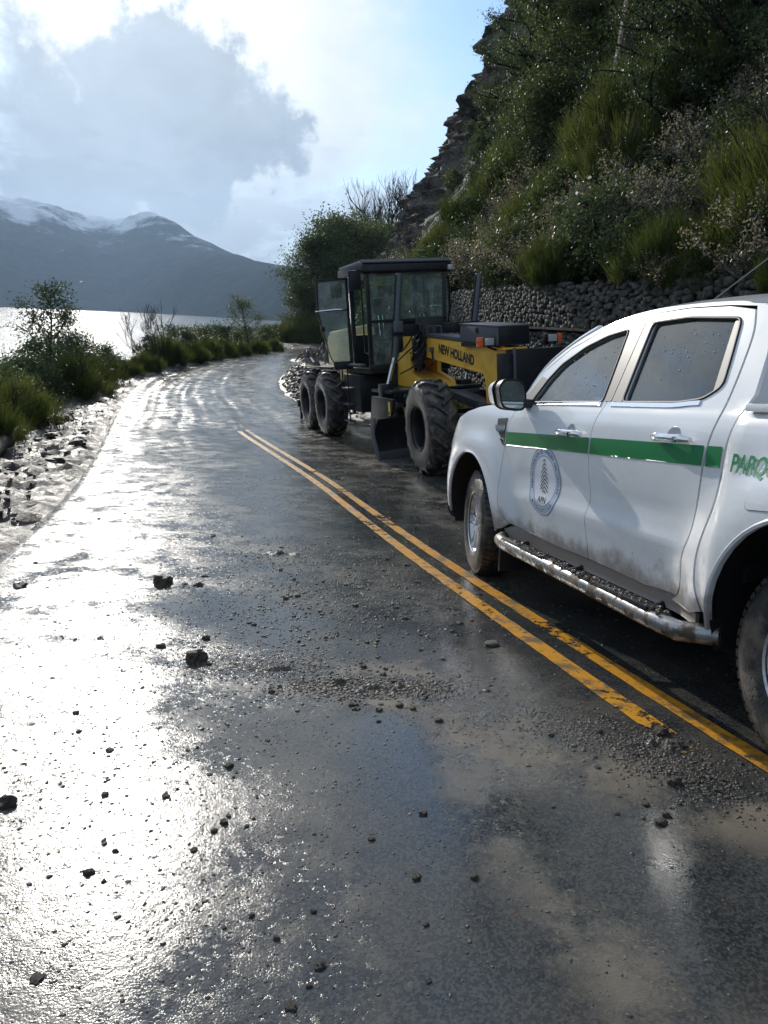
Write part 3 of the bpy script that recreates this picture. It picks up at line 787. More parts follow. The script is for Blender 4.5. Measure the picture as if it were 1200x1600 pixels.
def join_np(parts):
    Vs, Fs, Ts = [], [], []; o = 0
    for v, f, t in parts: Vs.append(v); Fs.append(f + o); Ts.append(t); o += len(v)
    return np.vstack(Vs), np.vstack(Fs), np.concatenate(Ts)
def clump_pts(n, seed, R3, c=(0, 0, 0), k=26, sig=.24, shell=.55):
    r = np.random.default_rng(seed); d = r.normal(size=(k, 3)); d /= np.linalg.norm(d, axis=1)[:, None]; rr_ = (shell + (1 - shell) * r.uniform(0, 1, k)) [:, None]
    cc = d * rr_ * np.array(R3) + np.array(c); i = r.integers(0, k, n); p = cc[i] + r.normal(size=(n, 3)) * np.array(R3) * sig * r.uniform(.5, 1.3, k)[i][:, None]; return p
PL = {}
# broom: many small brushes of thin green stems carried on a bushy frame
def brushes_np(n_tuft, n_st, seed, R3, L, width):
    r = np.random.default_rng(seed); d = r.normal(size=(n_tuft, 3)); d[:, 2] = np.abs(d[:, 2]); d /= np.linalg.norm(d, axis=1)[:, None]
    O = d * (r.uniform(.25, 1, n_tuft) ** .6)[:, None] * np.array(R3); T0 = r.normal(.45, .2, n_tuft) + .18 * np.sin(O[:, 0] * 5 + seed)
    O = np.repeat(O, n_st, 0) + r.normal(size=(n_tuft * n_st, 3)) * .045; n = len(O); dir_ = np.repeat(d * np.array([.55, .55, .2]), n_st, 0) + np.array([0, 0, 1.0]) + r.normal(size=(n, 3)) * .24
    dir_ /= np.linalg.norm(dir_, axis=1)[:, None]; Ln = L * r.uniform(.5, 1.15, n); m = 3; V_ = np.zeros((n, m, 2, 3)); sd = r.normal(size=(n, 3)); sd -= (sd * dir_).sum(1)[:, None] * dir_; sd /= np.linalg.norm(sd, axis=1)[:, None]
    bend = r.normal(size=(n, 3)) * .10 * L
    for k in range(m):
        t = k / (m - 1); c = O + dir_ * (Ln * t)[:, None] + bend * t * t; w_ = (width * (1 - .8 * t) * r.uniform(.7, 1.3, n))[:, None]
        V_[:, k, 0] = c - sd * w_; V_[:, k, 1] = c + sd * w_
    idx = np.arange(n)[:, None] * (m * 2); F = np.concatenate([np.stack([idx[:, 0] + 2 * k, idx[:, 0] + 2 * k + 1, idx[:, 0] + 2 * k + 3, idx[:, 0] + 2 * k + 2], 1) for k in range(m - 1)])
    T = np.repeat(np.repeat(T0, n_st) + r.normal(0, .12, n), m * 2) + np.tile(np.repeat(np.linspace(-.2, .25, m), 2), n); return V_.reshape(-1, 3), F, np.clip(T, 0, 1)
for k in range(4):
    r_ = random.Random(40 + k); parts = [brushes_np(95, 80, 100 + k, (.85, .85, .72), .36, .0042), brushes_np(30, 60, 150 + k, (.55, .55, .95), .42, .0042)]
    P = clump_pts(3000, 640 + k, (.8, .8, .5), (0, 0, .5), 26, .2, .4); parts.append(leaves_np(P, .018, 660 + k, .35, 1.2))
    v, f, t = join_np(parts); PL['broom%d' % k] = [('foliage', npmesh('broom_foliage', v, f, M['broom'], t))]
    B = []
    for j in range(8): branches(k * 50 + j, (0, 0, -.1), (r_.uniform(-.8, .8), r_.uniform(-.8, .8), 1), .75, .018, 2, B)
    PL['broom%d' % k].append(('stem', branch_mesh('broom_stem', B, M['twig'])))
# leafy shrubs
for k in range(4):
    r_ = random.Random(80 + k); P = clump_pts(5200, 200 + k, (.62, .62, .55), (0, 0, .62), 30, .20, .5); P[:, 2] = np.abs(P[:, 2])
    v, f, t = leaves_np(P, .028, 300 + k, .5); B = []
    for j in range(6): branches(k * 60 + j, (0, 0, -.1), (r_.uniform(-.7, .7), r_.uniform(-.7, .7), 1), .55, .02, 2, B)
    PL['shrub%d' % k] = [('foliage', npmesh('shrub_foliage', v, f, M['leaf_dark'] if k % 2 else M['leaf_mid'], t)), ('stem', branch_mesh('shrub_stem', B, M['twig']))]
# dry shrubs with pale pods
for k in range(3):
    r_ = random.Random(120 + k); B = []
    for j in range(9): branches(k * 80 + j + 900, (r_.uniform(-.1, .1), r_.uniform(-.1, .1), -.1), (r_.uniform(-.8, .8), r_.uniform(-.8, .8), 1), .62, .013, 3, B, .55, .1, (2, 4), .2, .75)
    tips = np.array([tuple(p) for pts, a, b, dp in B if dp <= 1 for p in pts[1:]]); rr1 = np.random.default_rng(k); i = rr1.integers(0, len(tips), 2600)
    v, f, t = leaves_np(tips[i] + rr1.normal(size=(2600, 3)) * .035, .019, 500 + k, .45)
    P = clump_pts(2200, 260 + k, (.6, .6, .5), (0, 0, .7), 24, .2, .4); v2, f2, t2 = leaves_np(P, .02, 520 + k, .4)
    PL['dry%d' % k] = [('seed_pods', npmesh('dry_pods', v, f, M['pod'], t)), ('stem', branch_mesh('dry_stem', B, M['twig_pale'], 4, .003)), ('foliage', npmesh('dry_leaves', v2, f2, M['leaf_mid'], t2))]
# fallen grass tufts
v, f, t = join_np([(lambda q: (q[0] + np.array([random.uniform(-.5, .5), random.uniform(-.5, .5), 0]), q[1], q[2]))(strands_np(70, 700 + j, .35, .45, .007, .05, .5)) for j in range(8)])
PL['grass'] = [('foliage', npmesh('grass_tuft', v, f, M['dry_grass'], t))]
def plant(kind, name, label, cat, p, sc, rz=None, group=None, tilt=None, trunk=True):
    o = thing(name, label, cat, p, random.uniform(0, 6.28) if rz is None else rz, group); o.scale = sc if hasattr(sc, '__len__') else (sc, sc, sc)
    if tilt: o.rotation_euler = (tilt[0], tilt[1], o.rotation_euler[2])
    for nm, me in PL[kind]: link(nm, me, o)
    return o
# --- trees: a tapered trunk, limbs and a ragged crown of leaf sprays
def tree_mesh(key, seed, H, R_, leafm, n_leaf, leaf, trunk_r, style='cone', low=.15, bark='twig', clump=.22, nl=34):
    r = random.Random(seed); B = []; pts = [Vector((0, 0, -.5))]; d = Vector((r.uniform(-.05, .05), r.uniform(-.05, .05), 1))
    for k in range(8): d = (d + Vector((r.gauss(0, .04), r.gauss(0, .04), .1))).normalized(); pts.append(pts[-1] + d * (H + .5) / 8)
    bm = bmesh.new(); tube(bm, pts, [trunk_r * (1 - .88 * i / 8) for i in range(9)], 9)
    for f in bm.faces: f.smooth = True
    me = bpy.data.meshes.new('trunk'); bm.to_mesh(me); bm.free(); me.materials.append(M[bark]); out = [('trunk', me)]
    ends = []
    for k in range(nl):
        t = low + (1 - low) * (k + r.random()) / nl; i = min(int(t * 8), 7); q = pts[i].lerp(pts[i + 1], t * 8 - i)
        Lr = R_ * ((1 - t) ** .75 + .12 if style == 'cone' else math.sin(math.pi * min(1, (t - low) / (1 - low) * .86 + .14)) ** .6) * r.uniform(.6, 1.1)
        a = k * 2.4 + r.uniform(-.4, .4); dd = Vector((math.cos(a), math.sin(a), r.uniform(.0, .5) if style == 'cone' else r.uniform(.3, 1.0)))
        branches(seed * 31 + k, q, dd, Lr, trunk_r * .30 * (1 - .6 * t) + .008, 1, B, .5, .12, (2, 4), .16, .6)
        for pts2, a_, b_, dp in B[-4:]:
            for p in pts2[1:]: ends.append(tuple(p))
    out.append(('limbs', branch_mesh('limbs', B, M[bark], 5, .008)))
    E_ = np.array(ends); g = np.random.default_rng(seed); i = g.integers(0, len(E_), n_leaf); P = E_[i] + g.normal(size=(n_leaf, 3)) * R_ * clump * np.array([1, 1, .7])
    v, f, t = leaves_np(P, leaf, seed + 5, .5); sh = fbm; out.append(('crown', npmesh('crown', v, f, M[leafm], t))); PL[key] = out
tree_mesh('conifer0', 11, 13, 3.1, 'leaf_dark', 62000, .042, .30, 'cone', .10, clump=.085, nl=64)
tree_mesh('pine', 17, 17, 3.0, 'leaf_dark', 60000, .042, .52, 'cone', .36, clump=.085, nl=60)
tree_mesh('conifer1', 12, 10, 2.3, 'leaf_dark', 52000, .040, .20, 'cone', .05, clump=.085, nl=54)
tree_mesh('leafy0', 13, 9, 3.3, 'leaf_mid', 30000, .085, .20, 'round', .12, clump=.16, nl=40)
tree_mesh('leafy1', 14, 7, 3.0, 'leaf_mid', 24000, .08, .16, 'round', .05, clump=.16, nl=40)
tree_mesh('leafy2', 15, 4, 1.7, 'leaf_mid', 5200, .045, .07, 'round', .25, clump=.14, nl=26)
tree_mesh('juniper', 16, 2.8, 1.0, 'leaf_dark', 4200, .040, .06, 'round', .15, clump=.16, nl=24)
def bare(key, seed, H, r0_, depth=5, spread=.42, n=1, m='twig'):
    B = []; r = random.Random(seed)
    for k in range(n): branches(seed + k * 3, (r.uniform(-.05, .05) * n, r.uniform(-.05, .05) * n, -.2), (r.uniform(-.25, .25) * (n > 1), r.uniform(-.25, .25) * (n > 1), 1), H * .42, r0_, depth, B, spread, .22, (2, 3), .12, .74)
    tr_ = [b for b in B if b[3] == depth]; br_ = [b for b in B if b[3] < depth]
    PL[key] = [('trunk', branch_mesh('trunk', tr_, M[m], 7)), ('branches', branch_mesh('branches', br_, M[m], 4, .006))]
bare('bare0', 21, 9, .22, 6, .34); bare('bare1', 22, 8, .20, 6, .40, 2); bare('bare2', 27, 2.6, .022, 4, .38, 5)

# --- placing along the bank
random.seed(3)
GB = 'broom bushes growing on the steep bank'; GS = 'leafy shrubs growing on the steep bank'; GD = 'dry podded shrubs growing on the steep bank'
def hill_z(p): return p
cnt = 0; r_ = random.Random(77); placed = []
def try_place(kind, s, v, sc, nm, lb, ct, grp):
    p = hill_pt(s, v); d = p.length; z_ = p.dot(fw)
    if z_ < 1: return False
    px, py = 600 + FPX * p.dot(rt) / z_, 800 - FPX * p.dot(up) / z_
    if not (560 < px < 1330 and -260 < py < 560): return False
    for q, s2 in placed:
        if (q - p).length < (sc + s2) * .33: return False
    placed.append((p, sc)); plant(kind, nm, lb, ct, p - Vector((0, 0, .12 * sc)), sc, group=grp); return True
def bank_zone(p):
    z_ = p.dot(fw); px, py = 600 + FPX * p.dot(rt) / z_, 800 - FPX * p.dot(up) / z_
    h = 'behind the grader cab' if px < 730 else 'above the grader toolbox' if px < 850 else 'above the pickup bonnet' if px < 960 else 'above the pickup front door' if px < 1080 else 'above the pickup rear door' if px < 1200 else 'at the right picture edge'
    v = 'just over the wall top' if py > 400 else 'low on the bank' if py > 290 else 'halfway up the bank' if py > 170 else 'high on the bank' if py > 40 else 'near the top edge'
    return v + ', ' + h
KINDS = {'broom': ('broom_bush', 'green broom bush', 'bush', GB), 'shrub': ('leafy_shrub', 'dark small-leaved shrub', 'shrub', GS), 'dry': ('dry_shrub', 'dry shrub with pale pods', 'shrub', GD)}
def bank_plant(kd, s, v, sc):
    nm, lb, ct, grp = KINDS[kd]; n0 = {'broom': 4, 'shrub': 4, 'dry': 3}[kd]
    lab = ('large ' if sc > 1.55 else 'small ' if sc < 1.15 else '') + lb + ' ' + bank_zone(hill_pt(s, v))
    return try_place(kd + str(r_.randrange(n0)), s, v, sc, nm, lab, ct, grp)
tries = 0
while cnt < 250 and tries < 9000:
    tries += 1; s = r_.uniform(5.5, 37); v = r_.betavariate(1, 1.6) * 17
    if s > 31 and v > 5: continue
    f_ = fbm(s * .22, v * .3, 12, 3) + r_.uniform(-.16, .16); far_ = sm(18, 34, s)
    f_ += .16 * sm(13, 9, s) * sm(0, 4, v) - .08 * sm(13, 16, s) * sm(25, 20, s)
    if v > 6.5: f_ = max(f_, -.02 + .06 * (v % 1))
    if s < 13.5 and v > 2.2: f_ = max(f_, -.02 + .2 * r_.random())
    if f_ < -.03: ok = bank_plant('broom', s, v, r_.uniform(1.0, 1.9))
    elif f_ < .12: ok = bank_plant('shrub', s, v, r_.uniform(1.1, 2.0))
    else: ok = bank_plant('dry', s, v, r_.uniform(.9, 1.6))
    cnt += ok
for k in range(11):     # bushes hanging over the top of the wall at the right
    s = 3.6 + .75 * k; kd = ('dry', 'shrub', 'dry', 'broom')[k % 4]; u_ = wall_u(s) + .12; x, y = road_pt(s, u_)
    nm, lb, ct, grp = KINDS[kd]; plant(kd + str(k % 3), nm, lb + ' hanging over the wall top ' + bank_zone(Vector((x, y, .8))).split(', ')[1], ct, (x, y, wall_top(s) - .30), r_.uniform(.55, .8), group='bushes hanging over the wall top')
# undergrowth between them: leaf litter, grass and low stems as one mass
g = np.random.default_rng(5); n = 60000
idx = [i for i in range(len(HVn))]
S_ = g.uniform(4, 40, n // 20); V_ = g.beta(1, 1.4, n // 20) * 24; V_[S_ > 33] *= .3
C_ = np.array([tuple(hill_pt(a, b)) for a, b in zip(S_, V_)]); C_ = np.repeat(C_, 20, 0) + g.normal(size=(len(C_) * 20, 3)) * np.array([.28, .28, .22]) + np.array([-.06, 0, .10])
v, f, t = leaves_np(C_, .05, 900, .28, .6); tag(link('hillside_undergrowth', npmesh('undergrowth', v, f, M['leaf_mid'], t)), kind='stuff', label='low tangled green growth covering the steep bank')
# trees on the bank
def at_hill(px, py):
    q = hill_hit(px, py); return q if q is not None else Vector((8, 20, 5))
TREES = [('pine', 978, 225, 1.0, 0.0, 'tall_conifer', 'tall dark conifer with a thick straight trunk rising on the bank at the top right', 'tree'),
         ('conifer1', 880, 205, .8, -.22, 'leaning_tree', 'dark tree with a curved trunk leaning out over the bank at the skyline', 'tree'),
         ('conifer1', 822, 250, .80, -.04, 'dark_tree', 'dense dark green tree on the skyline edge just right of the rock cliff', 'tree'),
         ('conifer0', 1120, 120, 1.0, 0.0, 'dark_tree', 'dark evergreen half out of the picture above the silvery dry shrubs', 'tree'),
         ('conifer1', 1040, 60, 1.1, 0.1, 'dark_tree', 'dark evergreen behind the thick trunk near the top edge', 'tree'),
         ('leafy1', 835, 335, .48, 0.0, 'leafy_tree', 'mid green leafy tree on the bank below the dark skyline tree', 'tree'),
         ('leafy1', 885, 285, .6, -.05, 'leafy_tree', 'green leafy tree on the bank just left of the thick conifer trunk', 'tree'),
         ('conifer1', 748, 345, .36, 0.0, 'dark_tree', 'small dark evergreen clinging to the foot of the rock cliff', 'tree')]
TREES += [('conifer1', 908, 150, .5, 0, 'dark_tree', 'dark evergreen just left of the thick conifer trunk', 'tree'), ('conifer0', 1065, 150, .5, 0, 'dark_tree', 'dark evergreen directly right of the thick conifer trunk', 'tree'),
          ('conifer1', 1090, 215, .7, 0, 'dark_tree', 'dark evergreen above the pickup, second right of the thick trunk', 'tree'), ('conifer0', 1175, 190, .6, 0, 'dark_tree', 'dark evergreen nearest the top right corner', 'tree'),
          ('conifer1', 858, 120, .7, 0, 'dark_tree', 'dark evergreen right of the skyline tree near the top edge', 'tree'), ('leafy0', 1150, 110, .7, 0, 'leafy_tree', 'leafy green tree high on the bank over the pickup rear door', 'tree')]
for key, px, py, sc, tl, nm, lb, ct in TREES:
    q = at_hill(px, py); plant(key, nm, lb, ct, q, sc, group=None, tilt=(0, tl))
for k, (px, py, sc) in enumerate([(708, 300, .16), (752, 262, .2), (772, 190, .22), (735, 215, .12)]):
    q = hill_hit(px, py)
    if q is not None: plant('shrub%d' % (k % 4), 'cliff_shrub', 'small dark shrub growing from a ledge of the rock cliff', 'shrub', q, sc * 5.5, group='shrubs growing on the rock cliff')

# --- far trees beyond the bend
def far(key, px, D, base_z, Hpx, Hm, nm, lb, ct, grp=None):
    d = ray(px, 500); d = Vector((d.x, d.y, 0)).normalized() * D; plant(key, nm, lb, ct, (d.x, d.y, base_z), (Hpx * D / FPX) / Hm, group=grp)
gf = 'leafy trees beyond the bend'
for px, D, hp, key, Hm, lb in ((497, 84, 150, 'leafy0', 9, 'broad grey-green tree leftmost beyond the bend beside the lake'), (530, 88, 170, 'leafy1', 7, 'bushy green tree beyond the bend just left of the grader cab'), (470, 82, 85, 'leafy1', 7, 'low rounded tree at the lake edge beyond the bend'),
                               (568, 90, 165, 'leafy0', 9, 'green tree seen above the grader cab roof'), (610, 94, 160, 'leafy1', 7, 'green tree at the foot of the rock cliff beyond the bend'), (645, 90, 140, 'leafy1', 7, 'leafy tree behind the right side of the grader cab')):
    far(key, px, D, -3.4, hp, Hm, 'leafy_tree', lb, 'tree', gf)
for px, D, hp, key, Hm, lb in ((552, 100, 172, 'bare0', 8.2, 'rounded bare tree leftmost of the leafless trees above the grader cab'), (583, 102, 190, 'bare1', 7.5, 'leafless tree with many upright limbs above the cab roof'), (598, 99, 186, 'bare0', 8.2, 'bare dark tree in the middle of the leafless group'), (624, 100, 195, 'bare1', 7.5, 'bare tree touching the foot of the cliff, rightmost of the leafless group'), (508, 96, 130, 'bare1', 7.5, 'thin bare tree standing over the trees left of the cab')):
    far(key, px, D, -3.0, hp, Hm, 'bare_tree', lb, 'tree', 'bare trees beyond the bend')
for k in range(14):
    px = 438 + 14 * k; D = 76 + 6 * random.random(); far('broom%d' % (k % 4), px, D, -3.0, random.uniform(30, 55), 1.15, 'verge_bush', ('first', 'second', 'third', 'fourth', 'fifth', 'sixth', 'seventh', 'eighth', 'ninth', 'tenth', 'eleventh', 'twelfth', 'thirteenth', 'last')[k] + ' low bush on the far bend, counted from the lake side', 'bush', 'low bushes round the far bend')

# --- left verge, between the road and the lake
def verge(key, px, py, hp, Hm, nm, lb, ct, grp=None, sink=.1, wide=1.0):
    q = ground_hit(px, py); D = q.dot(fw); s_, u_ = road_su(q.x, q.y); sc = hp * D / FPX / Hm
    plant(key, nm, lb, ct, (q.x, q.y, ground_z(q.x, q.y, s_, u_) - sink), (sc * wide, sc * wide, sc), group=grp)
GV = 'broom bushes along the left verge'
VB = [(-60, 700, 190, 1.5, 'broad green bush at the left picture edge beside the log kerb'), (12, 668, 110, 1.2, 'dark green bush leftmost in the frame above the log kerb'), (22, 640, 80, 1.15, 'low green bush left of the dark bushy juniper'), (62, 628, 85, 1.2, 'green broom bush in front of the juniper'),
      (98, 622, 90, 1.15, 'green broom bush at the right foot of the juniper'), (130, 610, 88, 1.15, 'upright broom bush right of the juniper against the lake'), (160, 600, 66, 1.15, 'broom bush with thin tips against the bright lake'), (196, 590, 36, 1.15, 'low broom clump left of the bare sapling'),
      (228, 583, 52, 1.15, 'broom bush around the foot of the bare sapling'), (262, 574, 62, 1.15, 'broom bush right of the bare sapling'), (290, 567, 58, 1.15, 'broom bush in the middle of the left verge'), (318, 562, 50, 1.15, 'broom bush left of the small leafy tree'),
      (345, 558, 42, 1.15, 'brownish broom bush left of the small leafy tree'), (372, 555, 36, 1.15, 'low bush under the left of the small leafy tree'), (400, 552, 34, 1.15, 'low bush under the right of the small leafy tree'), (428, 549, 36, 1.15, 'low bush where the verge meets the far bend')]
for k, (px, py, hp, Hm, lb) in enumerate(VB): verge('broom%d' % (k % 4), px, py, hp * (.72 + .3 * ((k * 7) % 5) / 5), 1.25, 'broom_bush', lb, 'bush', GV, wide=(.95, 1.3, 1.1)[k % 3])
for k, (px, py, hp) in enumerate([(0, 655, 80), (40, 636, 84), (80, 618, 86), (112, 608, 80), (146, 600, 60), (178, 592, 40), (245, 575, 48), (278, 568, 52), (305, 560, 50), (335, 556, 46), (360, 552, 38), (385, 549, 34), (415, 547, 34)]):
    verge('shrub%d' % (k % 4), px, py - 4, hp, 1.15, 'verge_shrub', 'small-leaved shrub in the left verge, ' + ('leftmost at the picture edge', 'second from the left picture edge', 'at the left foot of the juniper', 'at the right foot of the juniper', 'between the juniper and the low broom clump', 'beside the low broom clump', 'right behind the bare sapling', 'first right of the bare sapling', 'in the middle of the verge', 'left of the small leafy tree', 'under the left side of the small tree', 'under the small leafy tree', 'rightmost before the far bend')[k], 'shrub', 'shrubs filling the left verge', wide=1.2)
verge('juniper', 74, 606, 138, 2.7, 'juniper_tree', 'dark open-crowned juniper standing above the bushes against the bright lake', 'tree', wide=1.1)
verge('bare2', 240, 577, 112, 2.6, 'bare_sapling', 'leafless many-stemmed sapling against the lake left of the broom bushes', 'shrub')
verge('leafy2', 391, 553, 80, 4.0, 'small_tree', 'small light green tree with a thin crown in front of the lake', 'tree', wide=.95)
for k in range(16):
    px = 20 + 26 * k; q = ground_hit(px, 700 - 190 * (px / 440) ** .55 + 6); s_, u_ = road_su(q.x, q.y)
    x, y = road_pt(s_, -HWL(s_) - 1.7 - .3 * (k % 3)); plant('grass', 'grass_tuft', 'dry grass tuft at the edge of the muddy left shoulder', 'grass', (x, y, ground_z(x, y, s_, -HWL(s_) - 1.7)), .8, group='dry grass tufts on the left verge')
# green weeds and dry shrubs at the foot of the wall, seen under the grader beam
for k, (s_, du, key) in enumerate([(13.5, -.7, 'broom1'), (15.0, -.8, 'shrub2'), (16.6, -.7, 'broom2'), (18.2, -.8, 'shrub0'), (12.2, -.8, 'dry1'), (20.0, -.9, 'broom3'), (10.8, -.7, 'shrub1'), (22, -.9, 'dry0')]):
    x, y = road_pt(s_, wall_u(s_) + du); plant(key, 'wall_foot_weed', 'low green weed growing at the foot of the stone wall', 'weed', (x, y, ground_z(x, y, s_, wall_u(s_) + du)), .8, group='weeds at the foot of the stone wall')

# ================================================================== THE MOTOR GRADER
def spline2_3d(P, n=5):
    P = [Vector(p) for p in P]; out = []
    for i in range(len(P) - 1):
        a, b, c, d = P[max(i - 1, 0)], P[i], P[i + 1], P[min(i + 2, len(P) - 1)]
        for k in range(n):
            t = k / n; out.append(.5 * ((2 * b) + (c - a) * t + (2 * a - 5 * b + 4 * c - d) * t * t + (3 * b - a - 3 * c + d) * t ** 3))
    return out + [P[-1]]
GM = frame((1.658, 11.338, -2.105 + .0), (.333, -.941, .054), (.938, .336, .085))
# rest it on the ground: lift so that no wheel sinks
_dz = [GM @ Vector((x, y, 0)) for x in (0, -5.6, -7.05) for y in (-1.02, 1.02)]
GM.translation.z += sum(gz(p.x, p.y) + .036 - p.z for p in _dz) / 6 + .005
grader = thing('motor_grader', 'yellow and black motor grader with open cab doors parked ahead of the white pickup', 'road grader', mw=GM)
def gbox(name, m, parent, *bs, bevel=.01, **k):
    bm = bmesh.new()
    for b in bs: box(bm, *b)
    return obj(name, bm, m, parent, bevel=bevel, **k)
def gprism(name, m, parent, poly, y0, y1, bevel=.012, **k):
    bm = bmesh.new(); prism(bm, poly, y0, y1); return obj(name, bm, m, parent, bevel=bevel, **k)
def gtube(name, m, parent, pts, r, seg=8, **k):
    bm = bmesh.new(); tube(bm, pts, r, seg); return obj(name, bm, m, parent, True, **k)
# --- wheels (one built, five copied)
def grader_wheel_parts():
    bm = bmesh.new(); Rr, w_ = .655, .43
    prof = [(.315, -.04), (.335, -.01), (.36, .0), (.44, .012), (.53, .008), (.60, -.012), (.635, -.045), (.650, -.09), (.652, -.215), (.650, -.34), (.635, -.385), (.60, -.42), (.53, -.44), (.44, -.445), (.36, -.43), (.335, -.42), (.315, -.39)]
    lathe(bm, prof, (0, 0, 0), 60, 1)
    n = 17
    for side in (0, 1):
        for k in range(n):
            a0 = 2 * math.pi * (k + .5 * side) / n; nseg = 6; R_ = []
            for j in range(nseg + 1):
                t = j / nseg; yy = (-.215 + .035 * (1 if side == 0 else -1) * -1) if False else (-.215 + (.225 * t + -.02) * (1 if side == 0 else -1))
                a = a0 + (1 - t) * .30
                hh = .044 if t < .85 else .030; base = float(np.interp(abs(yy + .215), [0, .12, .17, .205, .225], [.652, .650, .635, .60, .565]))
                wd_ = .052 + .030 * t; da = wd_ / base * .5
                R_.append([bm.verts.new(((base + q) * math.cos(a + e), yy, (base + q) * math.sin(a + e))) for q, e in ((-.012, -da * 1.25), (hh, -da * .8), (hh, da * .8), (-.012, da * 1.25))])
            for p_, q_ in zip(R_, R_[1:]):
                for i in range(3): bm.faces.new((p_[i], p_[i + 1], q_[i + 1], q_[i]))
            bm.faces.new(R_[0][::-1]); bm.faces.new(R_[-1])
    bmt = bm
    bm = bmesh.new()
    lathe(bm, [(.335, -.005), (.322, .002), (.318, -.02), (.300, -.03), (.292, -.05), (.285, -.20), (.278, -.27), (.12, -.275), (.10, -.24), (.0, -.24)], (0, 0, 0), 48, 1)
    bmr_ = bm
    bm = bmesh.new()
    for k in range(10):
        a = 2 * math.pi * k / 10; cyl(bm, (.16 * math.cos(a), -.28, .16 * math.sin(a)), (.16 * math.cos(a), -.245, .16 * math.sin(a)), .014, .014, 6)
    return bmt, bmr_, bm
bt, br, bb = grader_wheel_parts()
wheels = []
def wheel_empty(x, s, steer=0):
    wh = bpy.data.objects.new('wheel', None); COL.objects.link(wh); wh.parent = grader
    wh.matrix_local = Matrix.Translation((x, s * 1.235, .692)) @ Matrix.Rotation(steer + (0 if s > 0 else math.pi), 4, 'Z') @ Matrix.Rotation(random.random() * 6, 4, 'Y'); return wh
w0 = wheel_empty(0, -1, rad(-3))
t0_ = obj('tyre', bt, M['tyre_big'], w0, True, sharp=45); r0_ = obj('rim', br, M['gblack'], w0, True, sharp=50)
me_b = bpy.data.meshes.new('hub_bolt'); bmb = bmesh.new(); cyl(bmb, (0, -.28, 0), (0, -.245, 0), .014, .014, 6); bmb.to_mesh(me_b); bmb.free(); me_b.materials.append(M['ggrey']); bb.free()
def bolts(wh):
    for k in range(8):
        a = 2 * math.pi * k / 8; o = link('hub_bolt', me_b, wh); o.location = (.17 * math.cos(a), 0, .17 * math.sin(a))
bolts(w0)
for x, s, st in ((0, 1, rad(-3)), (-5.6, -1, 0), (-5.6, 1, 0), (-7.05, -1, 0), (-7.05, 1, 0)):
    wh = wheel_empty(x, s, st)
    for src in (t0_, r0_):
        c = src.copy(); COL.objects.link(c); c.parent = wh
    bolts(wh)
# --- front axle and steering
ax = gbox('front_axle', M['gblack'], grader, (-.11, .11, -.88, .88, .62, .84), (-.16, .16, -.22, .22, .56, .96), bevel=.02)
for s in (-1, 1): gprism('kingpin_bracket', M['gblack'], ax, [(-.14, .50), (.14, .50), (.12, .98), (-.12, .98)], *sorted((s * .80, s * .93)))
gtube('tie_rod', M['rod'], ax, [(-.22, -.80, .60), (-.22, .80, .60)], .022)
gtube('lean_cylinder', M['gblack'], ax, [(.14, -.05, .90), (.14, .55, .98)], .045, 10)
# --- main beam with its goose neck
beam = gprism('main_beam', M['gyellow'], grader, [(-3.35, 2.00), (-2.40, 1.985), (-1.2, 1.90), (.10, 1.80), (.70, 1.745), (.70, .98), (.10, .96), (.06, 1.36), (.0, 1.43), (-.6, 1.475), (-2.40, 1.655), (-3.35, 1.62)], -.15, .15, bevel=.015)
gprism('beam_flange', M['gyellow'], beam, [(-2.36, 1.678), (.02, 1.435), (.11, 1.35), (.14, .97), (.10, .97), (.05, 1.33), (-.02, 1.40), (-2.36, 1.648)], -.158, .158, bevel=.003)
gprism('beam_top_cover', M['ggrey'], beam, [(-2.45, 1.995), (-2.45, 2.045), (.30, 1.875), (.30, 1.79), (-1.2, 1.91)], -.165, .165)
gprism('beam_cap', M['gyellow'], beam, [(.20, 1.77), (.70, 1.735), (.70, 1.765), (.20, 1.80)], -.19, .19, bevel=.004)
bm = bmesh.new(); Vt, Ft = text_tris('NEW HOLLAND', .205, .010)
th = math.atan2(1.565 - 1.790, 1.34)
x_max = max(v[0] for v in Vt); sx = 1.37 / x_max
vs = [bm.verts.new((-1.66 + a * sx * math.cos(th) - b * math.sin(th) * .5, -.1525, 1.712 + a * sx * math.sin(th) * .86 + b)) for a, b in Vt]
for t in Ft: bm.faces.new([vs[i] for i in t])
obj('lettering', bm, M['letter_black'], beam)
# front frame: curved yellow cheek beside the drawbar
for s in (-1, 1):
    gprism('frame_cheek', M['gyellow'], grader, [(-3.5, 1.12), (-3.42, 1.50), (-3.15, 1.72), (-2.75, 1.78), (-2.62, 1.66), (-2.62, 1.36), (-2.35, 1.30), (-2.05, 1.24), (-1.95, 1.10)], *sorted((s * .22, s * .30)))
gprism('frame_underside', M['gyellow'], grader, [(-3.5, 1.12), (-3.4, 1.40), (-2.6, 1.30), (-2.05, 1.20), (-1.95, 1.10)], -.219, .219)
